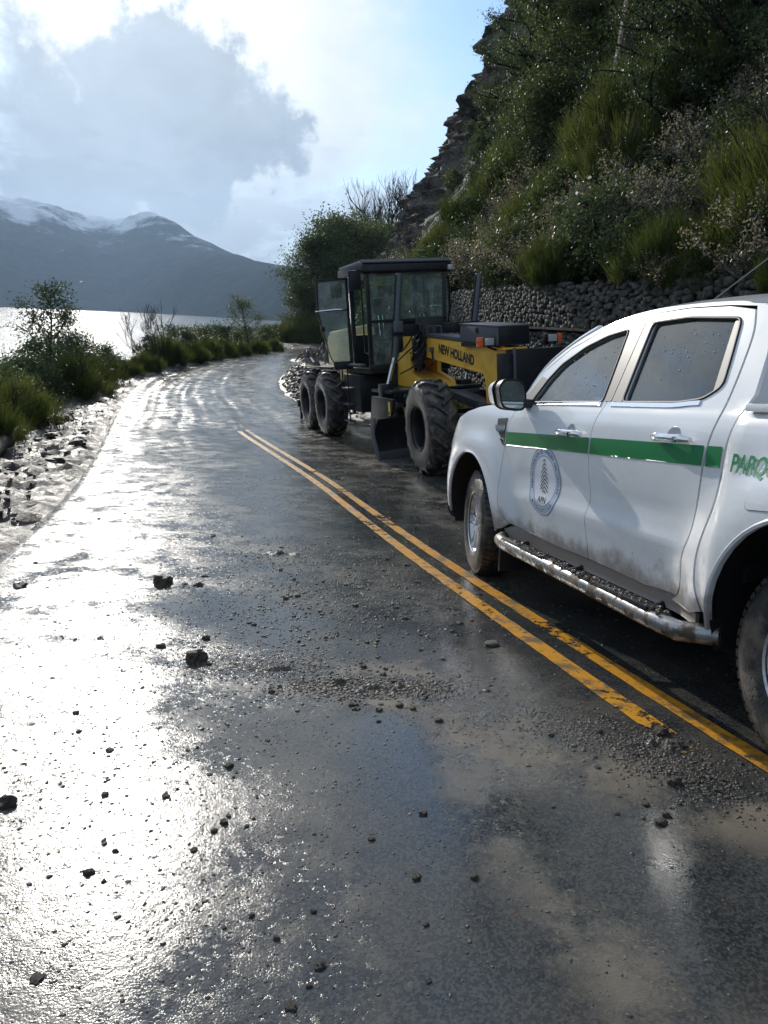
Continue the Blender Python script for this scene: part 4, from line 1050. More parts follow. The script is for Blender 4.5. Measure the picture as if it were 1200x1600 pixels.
# --- black nose box, toolbox and lamps
nose = gbox('nose_box', M['gblack'], grader, (.705, 1.02, -.16, .60, 1.10, 1.745), (.705, .98, -.30, -.165, 1.12, 1.70), bevel=.015)
gbox('nose_post', M['ggrey'], nose, (.985, 1.03, -.20, -.165, .98, 1.77)); gbox('nose_plate', M['gblack'], nose, (.703, 1.10, -.40, .64, .70, 1.05), bevel=.02)
bm = bmesh.new(); cyl(bm, (1.02, .32, 1.38), (1.028, .32, 1.38), .07, .07, 20); em2 = obj('badge', bm, M['ggrey'], nose)
tb = gprism('toolbox', M['ggrey'], grader, [(-.62, 1.895), (-.56, 2.125), (.66, 2.05), (.66, 1.80)], -.24, .24, bevel=.008)
gprism('toolbox_lid', M['ggrey'], tb, [(-.585, 2.128), (-.585, 2.150), (.68, 2.072), (.68, 2.050)], -.255, .255, bevel=.004)
gbox('toolbox_latch', M['gblack'], tb, (-.02, .05, -.262, -.242, 1.99, 2.07)); gbox('toolbox_base', M['gblack'], tb, (-.60, .62, -.225, .225, 1.80, 1.86))
gbox('toolbox_shade_face', M['gblack'], tb, (.661, .672, -.235, .235, 1.81, 2.045), bevel=.002)  # black sheet over the grey box front, its shade put into the colour
for s, yc in ((-1, -.33), (1, .67)):
    hl_ = gbox('headlight', M['gblack'], grader, (.44, .56, yc - .085, yc + .085, 1.80, 1.93), bevel=.015)
    gbox('headlight_lens', M['glass_lamp'], hl_, (.561, .575, yc - .07, yc + .07, 1.815, 1.915), bevel=.006)
    gbox('indicator_lens', M['amber'], hl_, (.46, .57, *sorted((yc + s * .088, yc + s * .150)), 1.80, 1.925), bevel=.01)
    gtube('lamp_stalk', M['gblack'], hl_, [(.48, yc, 1.80), (.52, yc * .6, 1.74)], .015)
gbox('side_marker', M['amber'], beam, (.60, .69, -.185, -.155, 1.755, 1.79), bevel=.004)
# --- cab
cab = bpy.data.objects.new('cab', None); COL.objects.link(cab); cab.parent = grader; cab.location = (0, -.04, 0)
XF, XR, YW, ZB, ZT = -3.30, -4.75, .76, 1.50, 3.20
def post(a, b, r=.035, name='cab_post'):
    bm = bmesh.new(); a, b = Vector(a), Vector(b); q = (b - a).to_track_quat('Z', 'Y'); L = (b - a).length
    box(bm, -r, r, -r, r, 0, L, Matrix.Translation(a) @ q.to_matrix().to_4x4()); return obj(name, bm, M['gblack'], cab, bevel=.008)
for s in (-1, 1):
    post((XF - .02, s * (YW - .05 if s > 0 else YW), ZB - .05), (XF, s * YW, ZT), .036)
    post((XR + .45, s * (YW), ZB), (XR + .42, s * YW, ZT), .035); post((XR, s * .70, 1.9), (XR, s * .70, ZT), .035)
post((XF + .01, -YW, 2.30), (XF + .01, YW, 2.30), .026, 'window_bar'); post((XF, -.27, ZB), (XF, -.27, 2.3), .024, 'window_bar'); post((XF, .27, ZB), (XF, .27, 2.3), .024, 'window_bar')
rf = gprism('cab_roof', M['gblack'], cab, [(XR - .10, ZT), (XR - .06, ZT + .13), (-4.4, ZT + .175), (XF - .1, ZT + .165), (XF + .10, ZT + .10), (XF + .12, ZT - .03), (XF + .06, ZT - .06)], -.87, .87, bevel=.03)
gprism('roof_edge', M['ggrey'], rf, [(XR - .04, ZT + .168), (XR - .04, ZT + .185), (XF + .05, ZT + .178), (XF + .12, ZT + .128), (XF + .11, ZT + .112)], -.85, .85, bevel=.004)
gbox('roof_beacon_mount', M['ggrey'], rf, (-3.75, -3.68, .10, .16, ZT + .17, ZT + .24)); gtube('radio_mast', M['ggrey'], rf, [(-4.2, -.2, ZT + .17), (-4.2, -.2, ZT + .32)], .012)
for y in (.83,): gbox('work_lamp', M['glass_lamp'], rf, (XF + .10, XF + .16, y - .05, y + .05, ZT - .04, ZT + .05))
def pane(name, pts, m=None, par=None):
    bm = bmesh.new(); bm.faces.new([bm.verts.new(p) for p in pts]); return obj(name, bm, m or M['glass_cab'], par or cab)
pane('windscreen', [(XF, -YW, 2.33), (XF, YW, 2.33), (XF, YW, ZT), (XF, -YW, ZT)])
pane('lower_window', [(XF, -YW, ZB), (XF, -.29, ZB), (XF, -.29, 2.28), (XF, -YW, 2.28)]); pane('lower_window', [(XF, .29, ZB), (XF, YW - .05, ZB), (XF, YW, 2.28), (XF, .29, 2.28)])
pane('rear_window', [(XR, -.68, 2.1), (XR, .68, 2.1), (XR, .68, ZT), (XR, -.68, ZT)])
for s in (-1, 1): pane('side_window', [(XR, s * .72, 2.0), (XR + .42, s * YW, 1.9), (XR + .42, s * YW, ZT), (XR, s * .72, ZT)])
gbox('cab_floor', M['gblack'], cab, (XR, XF + .02, -.80, .80, 1.36, 1.46), (XR + .02, XR + .06, -.70, .70, 1.46, 2.08)); gbox('front_sill', M['gblack'], cab, (XF - .03, XF + .035, -.80, .78, 1.42, ZB + .03))
gbox('side_ledge', M['ggrey'], cab, (-4.72, -3.52, -.92, -.80, 1.50, 1.545), bevel=.006)
# seat and controls
seat_ = gprism('operator_seat', M['dark_inside'], cab, [(-3.95, 1.95), (-3.95, 2.08), (-4.38, 2.05), (-4.52, 2.78), (-4.62, 2.78), (-4.55, 1.95)], -.27, .27, bevel=.07)
gbox('headrest', M['dark_inside'], seat_, (-4.62, -4.50, -.15, .15, 2.80, 3.02), bevel=.04); gbox('seat_base', M['gblack'], seat_, (-4.5, -4.0, -.2, .2, 1.46, 1.94))
for s in (-1, 1): gbox('armrest', M['dark_inside'], seat_, (-4.35, -3.95, *sorted((s * .30, s * .38)), 2.22, 2.30), bevel=.02)
gprism('steering_console', M['gblack'], cab, [(-3.42, 1.46), (-3.50, 2.35), (-3.68, 2.42), (-3.72, 2.28), (-3.6, 1.46)], -.13, .13, bevel=.02)
bm = bmesh.new(); q = Matrix.Translation((-3.72, 0, 2.50)) @ Matrix.Rotation(rad(35), 4, 'Y'); n = 26
rg = [[bm.verts.new(q @ Vector(((.20 + .016 * math.cos(b)) * math.cos(a), (.20 + .016 * math.cos(b)) * math.sin(a), .016 * math.sin(b)))) for b in [2 * math.pi * k / 6 for k in range(6)]] for a in [2 * math.pi * k / n for k in range(n)]]
for i in range(n):
    for k in range(6): bm.faces.new((rg[i][k], rg[(i + 1) % n][k], rg[(i + 1) % n][(k + 1) % 6], rg[i][(k + 1) % 6]))
for a in (0, 120, 240): cyl(bm, q @ Vector((0, 0, 0)), q @ Vector((.2 * math.cos(rad(a)), .2 * math.sin(rad(a)), 0)), .012, .012, 6)
obj('steering_wheel', bm, M['blackplastic'], cab, True)
for k in range(8):
    y = (-.34 - .04 * k) if k < 4 else (.34 + .04 * (k - 4)); gtube('control_lever', M['rod'] if k % 2 else M['gblack'], cab, [(-3.60, y, 2.05), (-3.66, y, 2.42)], .010, 6)
gtube('grab_rail', M['gblack'], cab, [(XF - .05, -YW + .02, 1.7), (XF - .30, -YW - .02, 1.75), (XF - .30, -YW - .02, 2.9), (XF - .05, -YW + .02, 3.0)], .016)
# open doors, hinged on the rear side posts
def cab_door(s, ang, name):
    d = bpy.data.objects.new('cab_door', None); COL.objects.link(d); d.parent = cab
    d.matrix_local = Matrix.Translation((XR + .40, s * (YW + .03), 0)) @ Matrix.Rotation(ang, 4, 'Z')
    W_, z0, z1 = .66, 1.53, 3.17   # local: hinge at 0, runs along +x
    P = [(0.02, z0 + .0), (W_ * .55, z0), (W_ * .68, z0 + .12), (W_ * .82, 2.0), (W_, 2.55), (W_ * .97, z1 - .03), (.02, z1)]
    bm = bmesh.new(); a = []; b = []
    c = (sum(p[0] for p in P) / len(P), sum(p[1] for p in P) / len(P))
    inn = [(c[0] + (x - c[0]) * (1 - .045 / abs(.3)), c[1] + (z - c[1]) * .955) for x, z in P]
    for y in (-.018, .018): a.append([bm.verts.new((x, y, z)) for x, z in P]); b.append([bm.verts.new((x, y, z)) for x, z in inn])
    n = len(P)
    for i in range(n):
        j = (i + 1) % n; bm.faces.new((a[0][i], a[0][j], b[0][j], b[0][i])); bm.faces.new((a[1][i], b[1][i], b[1][j], a[1][j])); bm.faces.new((a[0][i], a[1][i], a[1][j], a[0][j])); bm.faces.new((b[0][i], b[0][j], b[1][j], b[1][i]))
    obj('door_frame', bm, M['gblack'], d)
    bm = bmesh.new(); bm.faces.new([bm.verts.new((x, 0, z)) for x, z in inn]); obj('door_glass', bm, M['glass_cab'], d)
    bm = bmesh.new(); box(bm, .02, W_ * .60, -.028, .028, z0 - .09, z0 + .07); obj('door_kick_panel', bm, M['gblack'], d, bevel=.01)
    bm = bmesh.new(); tube(bm, [(.05, .05, 2.57), (.30, .055, 2.58), (W_ + .03, .05, 2.56)], .018, 8); obj('door_handrail', bm, M['rod'], d, True)
    bm = bmesh.new(); box(bm, W_ * .80, W_ * .92, -.05, .05, 2.18, 2.28); obj('door_latch', bm, M['gblack'], d, bevel=.01)
cab_door(-1, rad(-97), 'r'); cab_door(1, rad(108), 'l')
# mirror on its arm
gtube('mirror_arm', M['gblack'], cab, [(XF, -YW, 3.17), (XF + .06, -YW - .20, 3.20), (XF + .04, -YW - .26, 3.10)], .014)
gbox('cab_mirror', M['gblack'], cab, (XF + .0, XF + .06, -YW - .36, -YW - .13, 2.86, 3.20), bevel=.02)
# --- blade lift cylinders and their carrier
def lift(top, mid, bot):
    L = bpy.data.objects.new('lift_cylinder', None); COL.objects.link(L); L.parent = grader
    top, mid, bot = map(Vector, (top, mid, bot))
    bm = bmesh.new(); tube(bm, [top, top.lerp(mid, .02), mid.lerp(top, .02), mid], [.055, .062, .062, .066], 16); obj('barrel', bm, M['ggrey'], L, True, sharp=50)
    bm = bmesh.new(); cyl(bm, mid, bot, .034, .034, 14); obj('rod', bm, M['rod'], L, True, sharp=50)
    bm = bmesh.new(); cyl(bm, top + Vector((.03, -.075, -.02)), mid + Vector((.03, -.075, -.1)), .011, .011, 6); obj('hydraulic_pipe', bm, M['gblack'], L, True)
    bm = bmesh.new(); bmesh.ops.create_icosphere(bm, subdivisions=2, radius=.07, matrix=Matrix.Translation(bot)); obj('ball_joint', bm, M['gblack'], L, True)
lift((-2.25, -.56, 3.04), (-2.30, -.71, 1.66), (-2.35, -.86, 1.12)); lift((-2.25, .92, 3.00), (-2.28, .76, 1.85), (-2.32, .60, 1.08))
cr = gprism('lift_saddle', M['gblack'], grader, [(-2.55, 1.58), (-2.60, 2.10), (-2.45, 2.32), (-2.25, 2.32), (-2.18, 2.05), (-2.20, 1.60)], -.22, .22, bevel=.02)
gbox('saddle_arm', M['gblack'], cr, (-2.42, -2.20, -.72, -.20, 2.02, 2.20), (-2.42, -2.20, .20, .86, 2.02, 2.20)); gbox('valve_block', M['ggrey'], cr, (-2.18, -2.08, -.74, -.60, 2.08, 2.26))
gprism('link_plate', M['gblack'], cr, [(-2.62, 1.95), (-2.40, 2.0), (-2.15, 1.55), (-2.30, 1.38), (-2.60, 1.5)], -.26, -.225)
rnd = random.Random(5)
for k in range(9):
    a = Vector((-2.2 - .1 * rnd.random(), -.3 + .5 * rnd.random(), 2.0 + .2 * rnd.random())); b = Vector((-2.3 - .7 * rnd.random(), -.55 + .7 * rnd.random(), 1.35 + .4 * rnd.random())); m_ = (a + b) / 2 + Vector((.25, -.15, .1 - .3 * rnd.random()))
    gtube('hydraulic_hose', M['rubber_seal'], cr, spline2_3d([a, a.lerp(m_, .6) + Vector((.05, 0, .08)), m_, b]) if 'spline2_3d' in globals() else [a, m_, b], .014, 6)
gtube('beam_hose', M['rubber_seal'], beam, [(-1.9, -.17, 1.72), (-1.8, -.20, 1.55), (-2.0, -.22, 1.42), (-2.3, -.2, 1.45)], .016, 6); gbox('hose_fitting', M['ggrey'], beam, (-1.95, -1.85, -.20, -.15, 1.72, 1.80))
gtube('beam_hose', M['rubber_seal'], beam, [(-1.0, .0, 1.50), (-.85, -.02, 1.40), (-.6, 0, 1.38), (-.4, .0, 1.45)], .018, 6)
for k in range(3): gtube('pipe_guard', M['ggrey'], beam, [(-2.4 + .33 * k, -.16, 2.03), (-2.4 + .33 * k, -.16, 2.15), (-2.15 + .33 * k, -.16, 2.14), (-2.15 + .33 * k, -.16, 2.02)], .009, 5)
# --- drawbar, circle and blade
db = gprism('drawbar', M['gblack'], grader, [(-3.0, .98), (-3.0, 1.10), (-1.2, 1.08), (.25, .92), (.25, .80), (-1.2, .96)], -.14, .14)
bm = bmesh.new(); n = 48
for (ra, rb, z0, z1) in ((.62, .80, 1.00, 1.06), (.66, .76, .90, 1.0)):
    A = [[bm.verts.new((-2.35 + r_ * math.cos(2 * math.pi * k / n), r_ * math.sin(2 * math.pi * k / n), z)) for k in range(n)] for r_, z in ((ra, z0), (rb, z0), (rb, z1), (ra, z1))]
    for i in range(4):
        for k in range(n): bm.faces.new((A[i][k], A[i][(k + 1) % n], A[(i + 1) % 4][(k + 1) % n], A[(i + 1) % 4][k]))
obj('turning_circle', bm, M['gblack'], db)
me_t = bpy.data.meshes.new('gear_tooth'); bmt_ = bmesh.new(); box(bmt_, .80, .83, -.025, .025, 1.0, 1.055); bmt_.to_mesh(me_t); bmt_.free(); me_t.materials.append(M['ggrey'])
for k in range(44):
    o = link('gear_tooth', me_t, db); o.location = (-2.35, 0, 0); o.rotation_euler = (0, 0, 2 * math.pi * k / 44)
gbox('drawbar_plate', M['gblack'], db, (-2.95, -1.9, -.95, .75, 1.065, 1.12)); gbox('cylinder_foot', M['gblack'], db, (-2.47, -2.25, -.98, -.78, .95, 1.22)); gbox('cylinder_foot', M['gblack'], db, (-2.47, -2.25, .50, .72, .95, 1.2))
BA = rad(14); BMx = Matrix.Translation((-2.05, 0, 0)) @ Matrix.Rotation(BA, 4, 'Z')
bl = bpy.data.objects.new('moldboard', None); COL.objects.link(bl); bl.parent = grader; bl.matrix_local = BMx
bm = bmesh.new(); P = []
for i in range(13):
    t = i / 12; zz = .03 + .66 * t; xx = -.17 * math.sin(math.pi * (t * .92 + .04)) + .05 * t; P.append((xx, zz))
rows = [[bm.verts.new((x, y, z)) for x, z in P] for y in (-1.30, 1.75)]; rows2 = [[bm.verts.new((x - .03, y, z)) for x, z in P] for y in (-1.30, 1.75)]
for i in range(12):
    bm.faces.new((rows[0][i], rows[0][i + 1], rows[1][i + 1], rows[1][i])); bm.faces.new((rows2[0][i], rows2[1][i], rows2[1][i + 1], rows2[0][i + 1]))
    for k in (0, 1): bm.faces.new((rows[k][i], rows2[k][i], rows2[k][i + 1], rows[k][i + 1]))
bm.faces.new((rows[0][0], rows[1][0], rows2[1][0], rows2[0][0])); bm.faces.new((rows[0][-1], rows2[0][-1], rows2[1][-1], rows[1][-1]))
obj('blade_plate', bm, M['blade'], bl, True, sharp=40); bm = bmesh.new(); box(bm, -.01, .015, -1.31, 1.76, .0, .14); obj('cutting_edge', bm, M['ggrey'], bl, bevel=.003)
bm = bmesh.new(); prism(bm, [(-.02, .0), (.03, .0), (.0, .16), (-.10, .42), (-.05, .70), (-.10, .70), (-.20, .42), (-.12, .1)], -1.325, -1.305); obj('end_bit', bm, M['ggrey'], bl, bevel=.004)
gprism('blade_arm', M['gblack'], grader, [(-2.75, 1.0), (-1.62, 1.0), (-1.70, .78), (-2.0, .62), (-2.35, .60), (-2.80, .35), (-2.95, .4)], -1.02, -.96)
gprism('blade_arm', M['gblack'], grader, [(-2.75, 1.0), (-1.75, 1.0), (-2.1, .62), (-2.5, .60), (-2.95, .4)], .9, .96)
bm = bmesh.new(); box(bm, -1.86, -1.76, -1.025, -1.021, .72, .95); sk_ = obj('warning_sticker', bm, M['sticker'], grader)
gbox('sticker_print', M['letter_black'], sk_, (-1.848, -1.815, -1.0275, -1.0255, .74, .785), (-1.805, -1.772, -1.0275, -1.0255, .74, .785), bevel=0)
# --- rear frame, tandems, engine
gbox('rear_frame', M['gblack'], grader, (-8.2, -3.3, -.42, .42, .95, 1.36), bevel=.02); gbox('articulation_joint', M['gblack'], grader, (-3.9, -3.2, -.25, .25, .7, 1.5), bevel=.03)
for s in (-1, 1):
    gprism('tandem_case', M['gblack'], grader, [(-7.35, .55), (-5.3, .55), (-5.2, .70), (-5.3, .90), (-7.35, .90), (-7.45, .72)], *sorted((s * .60, s * .78)), bevel=.03)
    gbox('mudguard', M['gblack'], grader, (-7.5, -5.3, *sorted((s * .62, s * 1.05)), 1.42, 1.47)); 
    gbox('side_box', M['gblack'], grader, (-4.85, -3.75, *sorted((s * .46, s * .92)), .62, 1.34), bevel=.03)
    gbox('lit_tan_skirt', M['gtan_lit'], grader, (-5.25, -4.70, *sorted((s * .55, s * .88)), 1.18, 1.50), bevel=.015)
    for z in (.42, .75, 1.06): gbox('cab_step', M['ggrey'], grader, (-4.50, -4.10, *sorted((s * .93, s * 1.06)), z, z + .03), bevel=.004)
    gtube('step_hanger', M['gblack'], grader, [(-4.12, s * 1.04, 1.45), (-4.12, s * 1.04, .42)], .014); gtube('step_hanger', M['gblack'], grader, [(-4.48, s * 1.04, 1.45), (-4.48, s * 1.04, .42)], .014)
eng = gprism('engine_hood', M['gtan_lit'], grader, [(-8.35, 1.36), (-8.35, 2.05), (-8.1, 2.22), (-4.95, 2.30), (-4.95, 1.36)], -.28, .62, bevel=.05)
for s in (-1, 1):
    for k in range(0): gbox('louvre', M['gblack'], eng, (-7.9 + .34 * k, -7.68 + .34 * k, *sorted((.17 + s * .452, .17 + s * .460)), 1.60, 2.0), bevel=0)
gtube('exhaust', M['gblack'], eng, [(-6.2, .25, 2.2), (-6.2, .25, 2.95), (-6.28, .25, 3.05)], .05, 12)
rip = gbox('ripper_beam', M['gblack'], grader, (-8.95, -8.75, -1.05, 1.05, .42, .60), (-8.75, -8.2, -.2, .2, .45, .95), bevel=.02)
for k in range(5):
    y = -.95 + .475 * k; gprism('ripper_shank', M['gblack'], rip, [(-8.98, .12), (-8.9, .10), (-8.82, .30), (-8.80, .72), (-8.92, .72), (-8.94, .3)], y - .035, y + .035, bevel=.006)
gprism('fender_hump', M['gblack'], grader, [(-7.9, 1.42), (-7.8, 1.62), (-7.3, 1.66), (-7.0, 1.55), (-6.7, 1.60), (-6.5, 1.46)], -1.0, -.95)

# ================================================================== THE PICKUP
TM = frame((1.545, 5.559, -1.829 + .03), (-.235, .966, -.105), (-.972, -.236, .006))
truck = thing('pickup_truck', 'white double cab pickup with green stripe parked in the right lane', 'pickup truck', mw=TM)
YT = [(.30, .850), (.42, .868), (.50, .880), (.58, .893), (.64, .906), (.685, .913), (.73, .902), (.80, .895), (.87, .902), (.94, .9065), (1.0, .908), (1.07, .905), (1.15, .893), (1.21, .872), (1.245, .856), (1.68, .672), (1.80, .60)]
YT0 = [(.30, .850), (.45, .885), (.60, .905), (.80, .913), (1.0, .911), (1.08, .906), (1.15, .893), (1.21, .872), (1.245, .856), (1.68, .672), (1.80, .60)]
def interp_s(T, z):
    if z <= T[0][0]: return T[0][1]
    for i in range(len(T) - 1):
        if z <= T[i + 1][0]:
            z0, z1 = T[i][0], T[i + 1][0]; t = (z - z0) / (z1 - z0)
            d = lambda k: (T[min(k + 1, len(T) - 1)][1] - T[max(k - 1, 0)][1]) / (T[min(k + 1, len(T) - 1)][0] - T[max(k - 1, 0)][0])
            h = z1 - z0; p0, p1, m0, m1 = T[i][1], T[i + 1][1], d(i) * h, d(i + 1) * h
            return (2 * t**3 - 3 * t**2 + 1) * p0 + (t**3 - 2 * t**2 + t) * m0 + (-2 * t**3 + 3 * t**2) * p1 + (t**3 - t**2) * m1
    return T[-1][1]
def YS(x, z):
    """half width of the body at (x, z)"""
    k = sm(-.62, -.95, x) * sm(-2.66, -2.35, x)
    y = interp_s(YT, z) * k + interp_s(YT0, z) * (1 - k)
    for cx, am in ((0.0, .050), (-3.22, .055)):
        d = math.hypot((x - cx) * .95, max(z - .40, 0) * 1.0)
        y += am * sm(.80, .52, d) * sm(1.16, .95, z)
    if x > .35: y -= .55 * (x - .35) ** 2.2 + .10 * sm(.35, .9, x) * sm(.9, 1.2, z)
    if x < -2.70: y += .022 * sm(-2.70, -2.76, x) * sm(1.27, 1.2, z)
    return y
def densify(P, step=.05, closed=True):
    out = []; n = len(P)
    for i in range(n if closed else n - 1):
        a, b = Vector(P[i]), Vector(P[(i + 1) % n]); k = max(1, int((b - a).length / step))
        for j in range(k): out.append(a.lerp(b, j / k))
    if not closed: out.append(Vector(P[-1]))
    return [tuple(p) for p in out]
def rounded(P, r=.04, n=4):
    out = []; N = len(P)
    for i in range(N):
        p, a, b = Vector(P[i]), Vector(P[i - 1]), Vector(P[(i + 1) % N])
        ra = min(r, (a - p).length * .45, (b - p).length * .45)
        p0 = p + (a - p).normalized() * ra; p1 = p + (b - p).normalized() * ra
        for k in range(n + 1):
            t = k / n; out.append(tuple((1 - t) ** 2 * p0 + 2 * t * (1 - t) * p + t * t * p1))
    return out
def spline2(P, n=5):
    P = [Vector(p) for p in P]; out = []
    for i in range(len(P) - 1):
        a, b, c, d = P[max(i - 1, 0)], P[i], P[i + 1], P[min(i + 2, len(P) - 1)]
        for k in range(n):
            t = k / n; out.append(tuple(.5 * ((2 * b) + (c - a) * t + (2 * a - 5 * b + 4 * c - d) * t * t + (3 * b - a - 3 * c + d) * t ** 3)))
    out.append(tuple(P[-1])); return out
def fill2d(outer, holes=()):
    loops = [[Vector((p[0], p[1], 0)) for p in L] for L in [outer, *holes]]
    flat = [v for L in loops for v in L]
    tris = geometry.tessellate_polygon(loops); return flat, tris
def skin(name, outer, m, parent, s=1, holes=(), Yf=YS, off=0.0, thick=.018, step=.055, label=None, smooth=True, grid=True, kind=None):
    """a body panel: polygon in x,z bent onto the body side and given a folded edge"""
    flat, tris = fill2d(outer, holes); bm = bmesh.new()
    vs = [bm.verts.new(v) for v in flat]
    for t in tris:
        try: bm.faces.new([vs[i] for i in t])
        except ValueError: pass
    if grid:
        xs = [v.x for v in flat]; zs = [v.y for v in flat]
        for a0, a1, ax in ((min(xs), max(xs), 0), (min(zs), max(zs), 1)):
            k = a0 + step * .5
            while k < a1:
                pc = [0, 0, 0]; pc[ax] = k; no = [0, 0, 0]; no[ax] = 1
                bmesh.ops.bisect_plane(bm, geom=bm.verts[:] + bm.edges[:] + bm.faces[:], plane_co=pc, plane_no=no, dist=1e-5); k += step
    for v in bm.verts:
        x, z = v.co.x, v.co.y; v.co = (x, s * (Yf(x, z) + off), z)
    bmesh.ops.recalc_face_normals(bm, faces=bm.faces)
    if sum(f.normal.y * f.calc_area() for f in bm.faces) * s < 0: bmesh.ops.reverse_faces(bm, faces=bm.faces)
    for f in bm.faces: f.smooth = smooth
    if thick:
        be = [e for e in bm.edges if e.is_boundary]
        r = bmesh.ops.extrude_edge_only(bm, edges=be)
        for v in [g for g in r['geom'] if isinstance(g, bmesh.types.BMVert)]: v.co.y -= s * thick
        for e in be: e.smooth = False
        for f in [g for g in r['geom'] if isinstance(g, bmesh.types.BMFace)]: f.smooth = False
    me = bpy.data.meshes.new(name); bm.to_mesh(me); bm.free(); me.materials.append(m)
    o = link(name, me, parent)
    if label: o['label'] = label
    if kind: o['kind'] = kind
    return o
G = .0035
roofline = spline2([(-.66, 1.315), (-.77, 1.455), (-1.02, 1.592), (-1.37, 1.69), (-1.72, 1.725), (-2.08, 1.715), (-2.40, 1.69), (-2.50, 1.67)], 5)
def roof_z(x): return float(np.interp(-x, [-p[0] for p in roofline] + [2.62, 2.8], [p[1] for p in roofline] + [1.655, 1.60]))
Bgap = spline2([(-1.700, 1.25), (-1.672, 1.17), (-1.660, 1.07), (-1.668, .93), (-1.690, .78), (-1.664, .64), (-1.668, .455)], 4)
Fgap = spline2([(-.640, 1.245), (-.585, 1.14), (-.553, 1.03), (-.560, .82), (-.565, .62), (-.610, .535), (-.700, .485)], 4)
Rgap = spline2([(-2.525, 1.66), (-2.585, 1.55), (-2.607, 1.42), (-2.615, 1.28), (-2.606, 1.18), (-2.590, 1.04), (-2.565, .78), (-2.510, .63), (-2.498, .52), (-2.455, .462)], 4)
bedfront = spline2([(-2.735, 1.245), (-2.712, 1.16), (-2.708, 1.0), (-2.700, .86), (-2.655, .70), (-2.655, .56), (-2.70, .46)], 4)
def arc(cx, cz, rx, rz, a0, a1, n=16): return [(cx + rx * math.cos(rad(a0 + (a1 - a0) * i / n)), cz + rz * math.sin(rad(a0 + (a1 - a0) * i / n))) for i in range(n + 1)]
win_f = rounded([(-.800, 1.262), (-.905, 1.40), (-1.01, 1.487), (-1.22, 1.575), (-1.42, 1.622), (-1.612, 1.640), (-1.635, 1.5), (-1.665, 1.268)], .03)
win_r = rounded([(-1.850, 1.268), (-1.835, 1.45), (-1.815, 1.655), (-2.10, 1.652), (-2.475, 1.612), (-2.515, 1.47), (-2.545, 1.335), (-2.455, 1.285), (-2.30, 1.27)], .035)
# door outlines
door_f = densify([(x - G, z) for x, z in Fgap[::-1]] + [(-.700, 1.335), (-.795, 1.447), (-1.03, 1.572), (-1.37, 1.665), (-1.74, 1.700)] + [(-1.745, 1.5)] + [(x + G, z) for x, z in Bgap] + [(-1.30, .452), (-.92, .462)], .06)
door_r = densify([(x - G, z) for x, z in Bgap[::-1]] + [(-1.752, 1.5), (-1.747, 1.700), (-2.06, 1.695), (-2.36, 1.672), (-2.49, 1.648)] + [(x + .009, z) for x, z in Rgap[1:]] + [(-2.2, .447)], .06)
fender = densify([(x + G, z) for x, z in Fgap] + [(-.66, .47), (-.60, .44), (-.52, .42)] + arc(0, .385, .485, .515, 172, 4, 18) + [(.66, .46), (.700, .70), (.660, .90), (.560, 1.04), (.42, 1.135), (.27, 1.185), (.05, 1.222), (-.30, 1.25), (-.5, 1.258)], .06)
bedside = densify([(x - G, z) for x, z in bedfront[::-1]] + [(-2.9, 1.252), (-4.33, 1.252), (-4.36, .9), (-4.33, .52)] + arc(-3.22, .385, .49, .52, 4 + 0, 176, 18)[::1][::-1][::-1] + [(-2.73, .42)], .06) if False else None
bedside = densify([(-2.735, 1.25), (-4.32, 1.262), (-4.38, .92), (-4.34, .55), (-3.72, .46)] + arc(-3.22, .385, .485, .520, 176, 6, 18) + [(-2.735, .44)] + [(x - G, z) for x, z in bedfront[::-1]][1:-1], .06)
cabpost = densify([(x - G, z) for x, z in Rgap] + [(-2.40, .43), (-2.60, .43)] + [(x + .012, z) for x, z in bedfront[::-1]] + [(-2.745, 1.30), (-2.715, 1.45), (-2.66, 1.60), (-2.60, 1.652)], .06)
rail = densify([(-.655, 1.262)] + roofline + [(-2.60, 1.655)] + [(-2.53, 1.655), (-2.36, 1.678), (-2.06, 1.701), (-1.74, 1.706), (-1.37, 1.671), (-1.03, 1.578), (-.79, 1.452), (-.695, 1.335), (-.71, 1.262)], .07)
sill = densify([(-.60, .435), (-.72, .475), (-.92, .455), (-1.30, .444), (-2.2, .440), (-2.46, .455), (-2.62, .43), (-2.6, .37), (-.66, .37)], .08)
def cup_poly(c, z, r=.056, n=18): return [(c + r * math.cos(2 * math.pi * k / n), z + r * math.sin(2 * math.pi * k / n)) for k in range(n)]
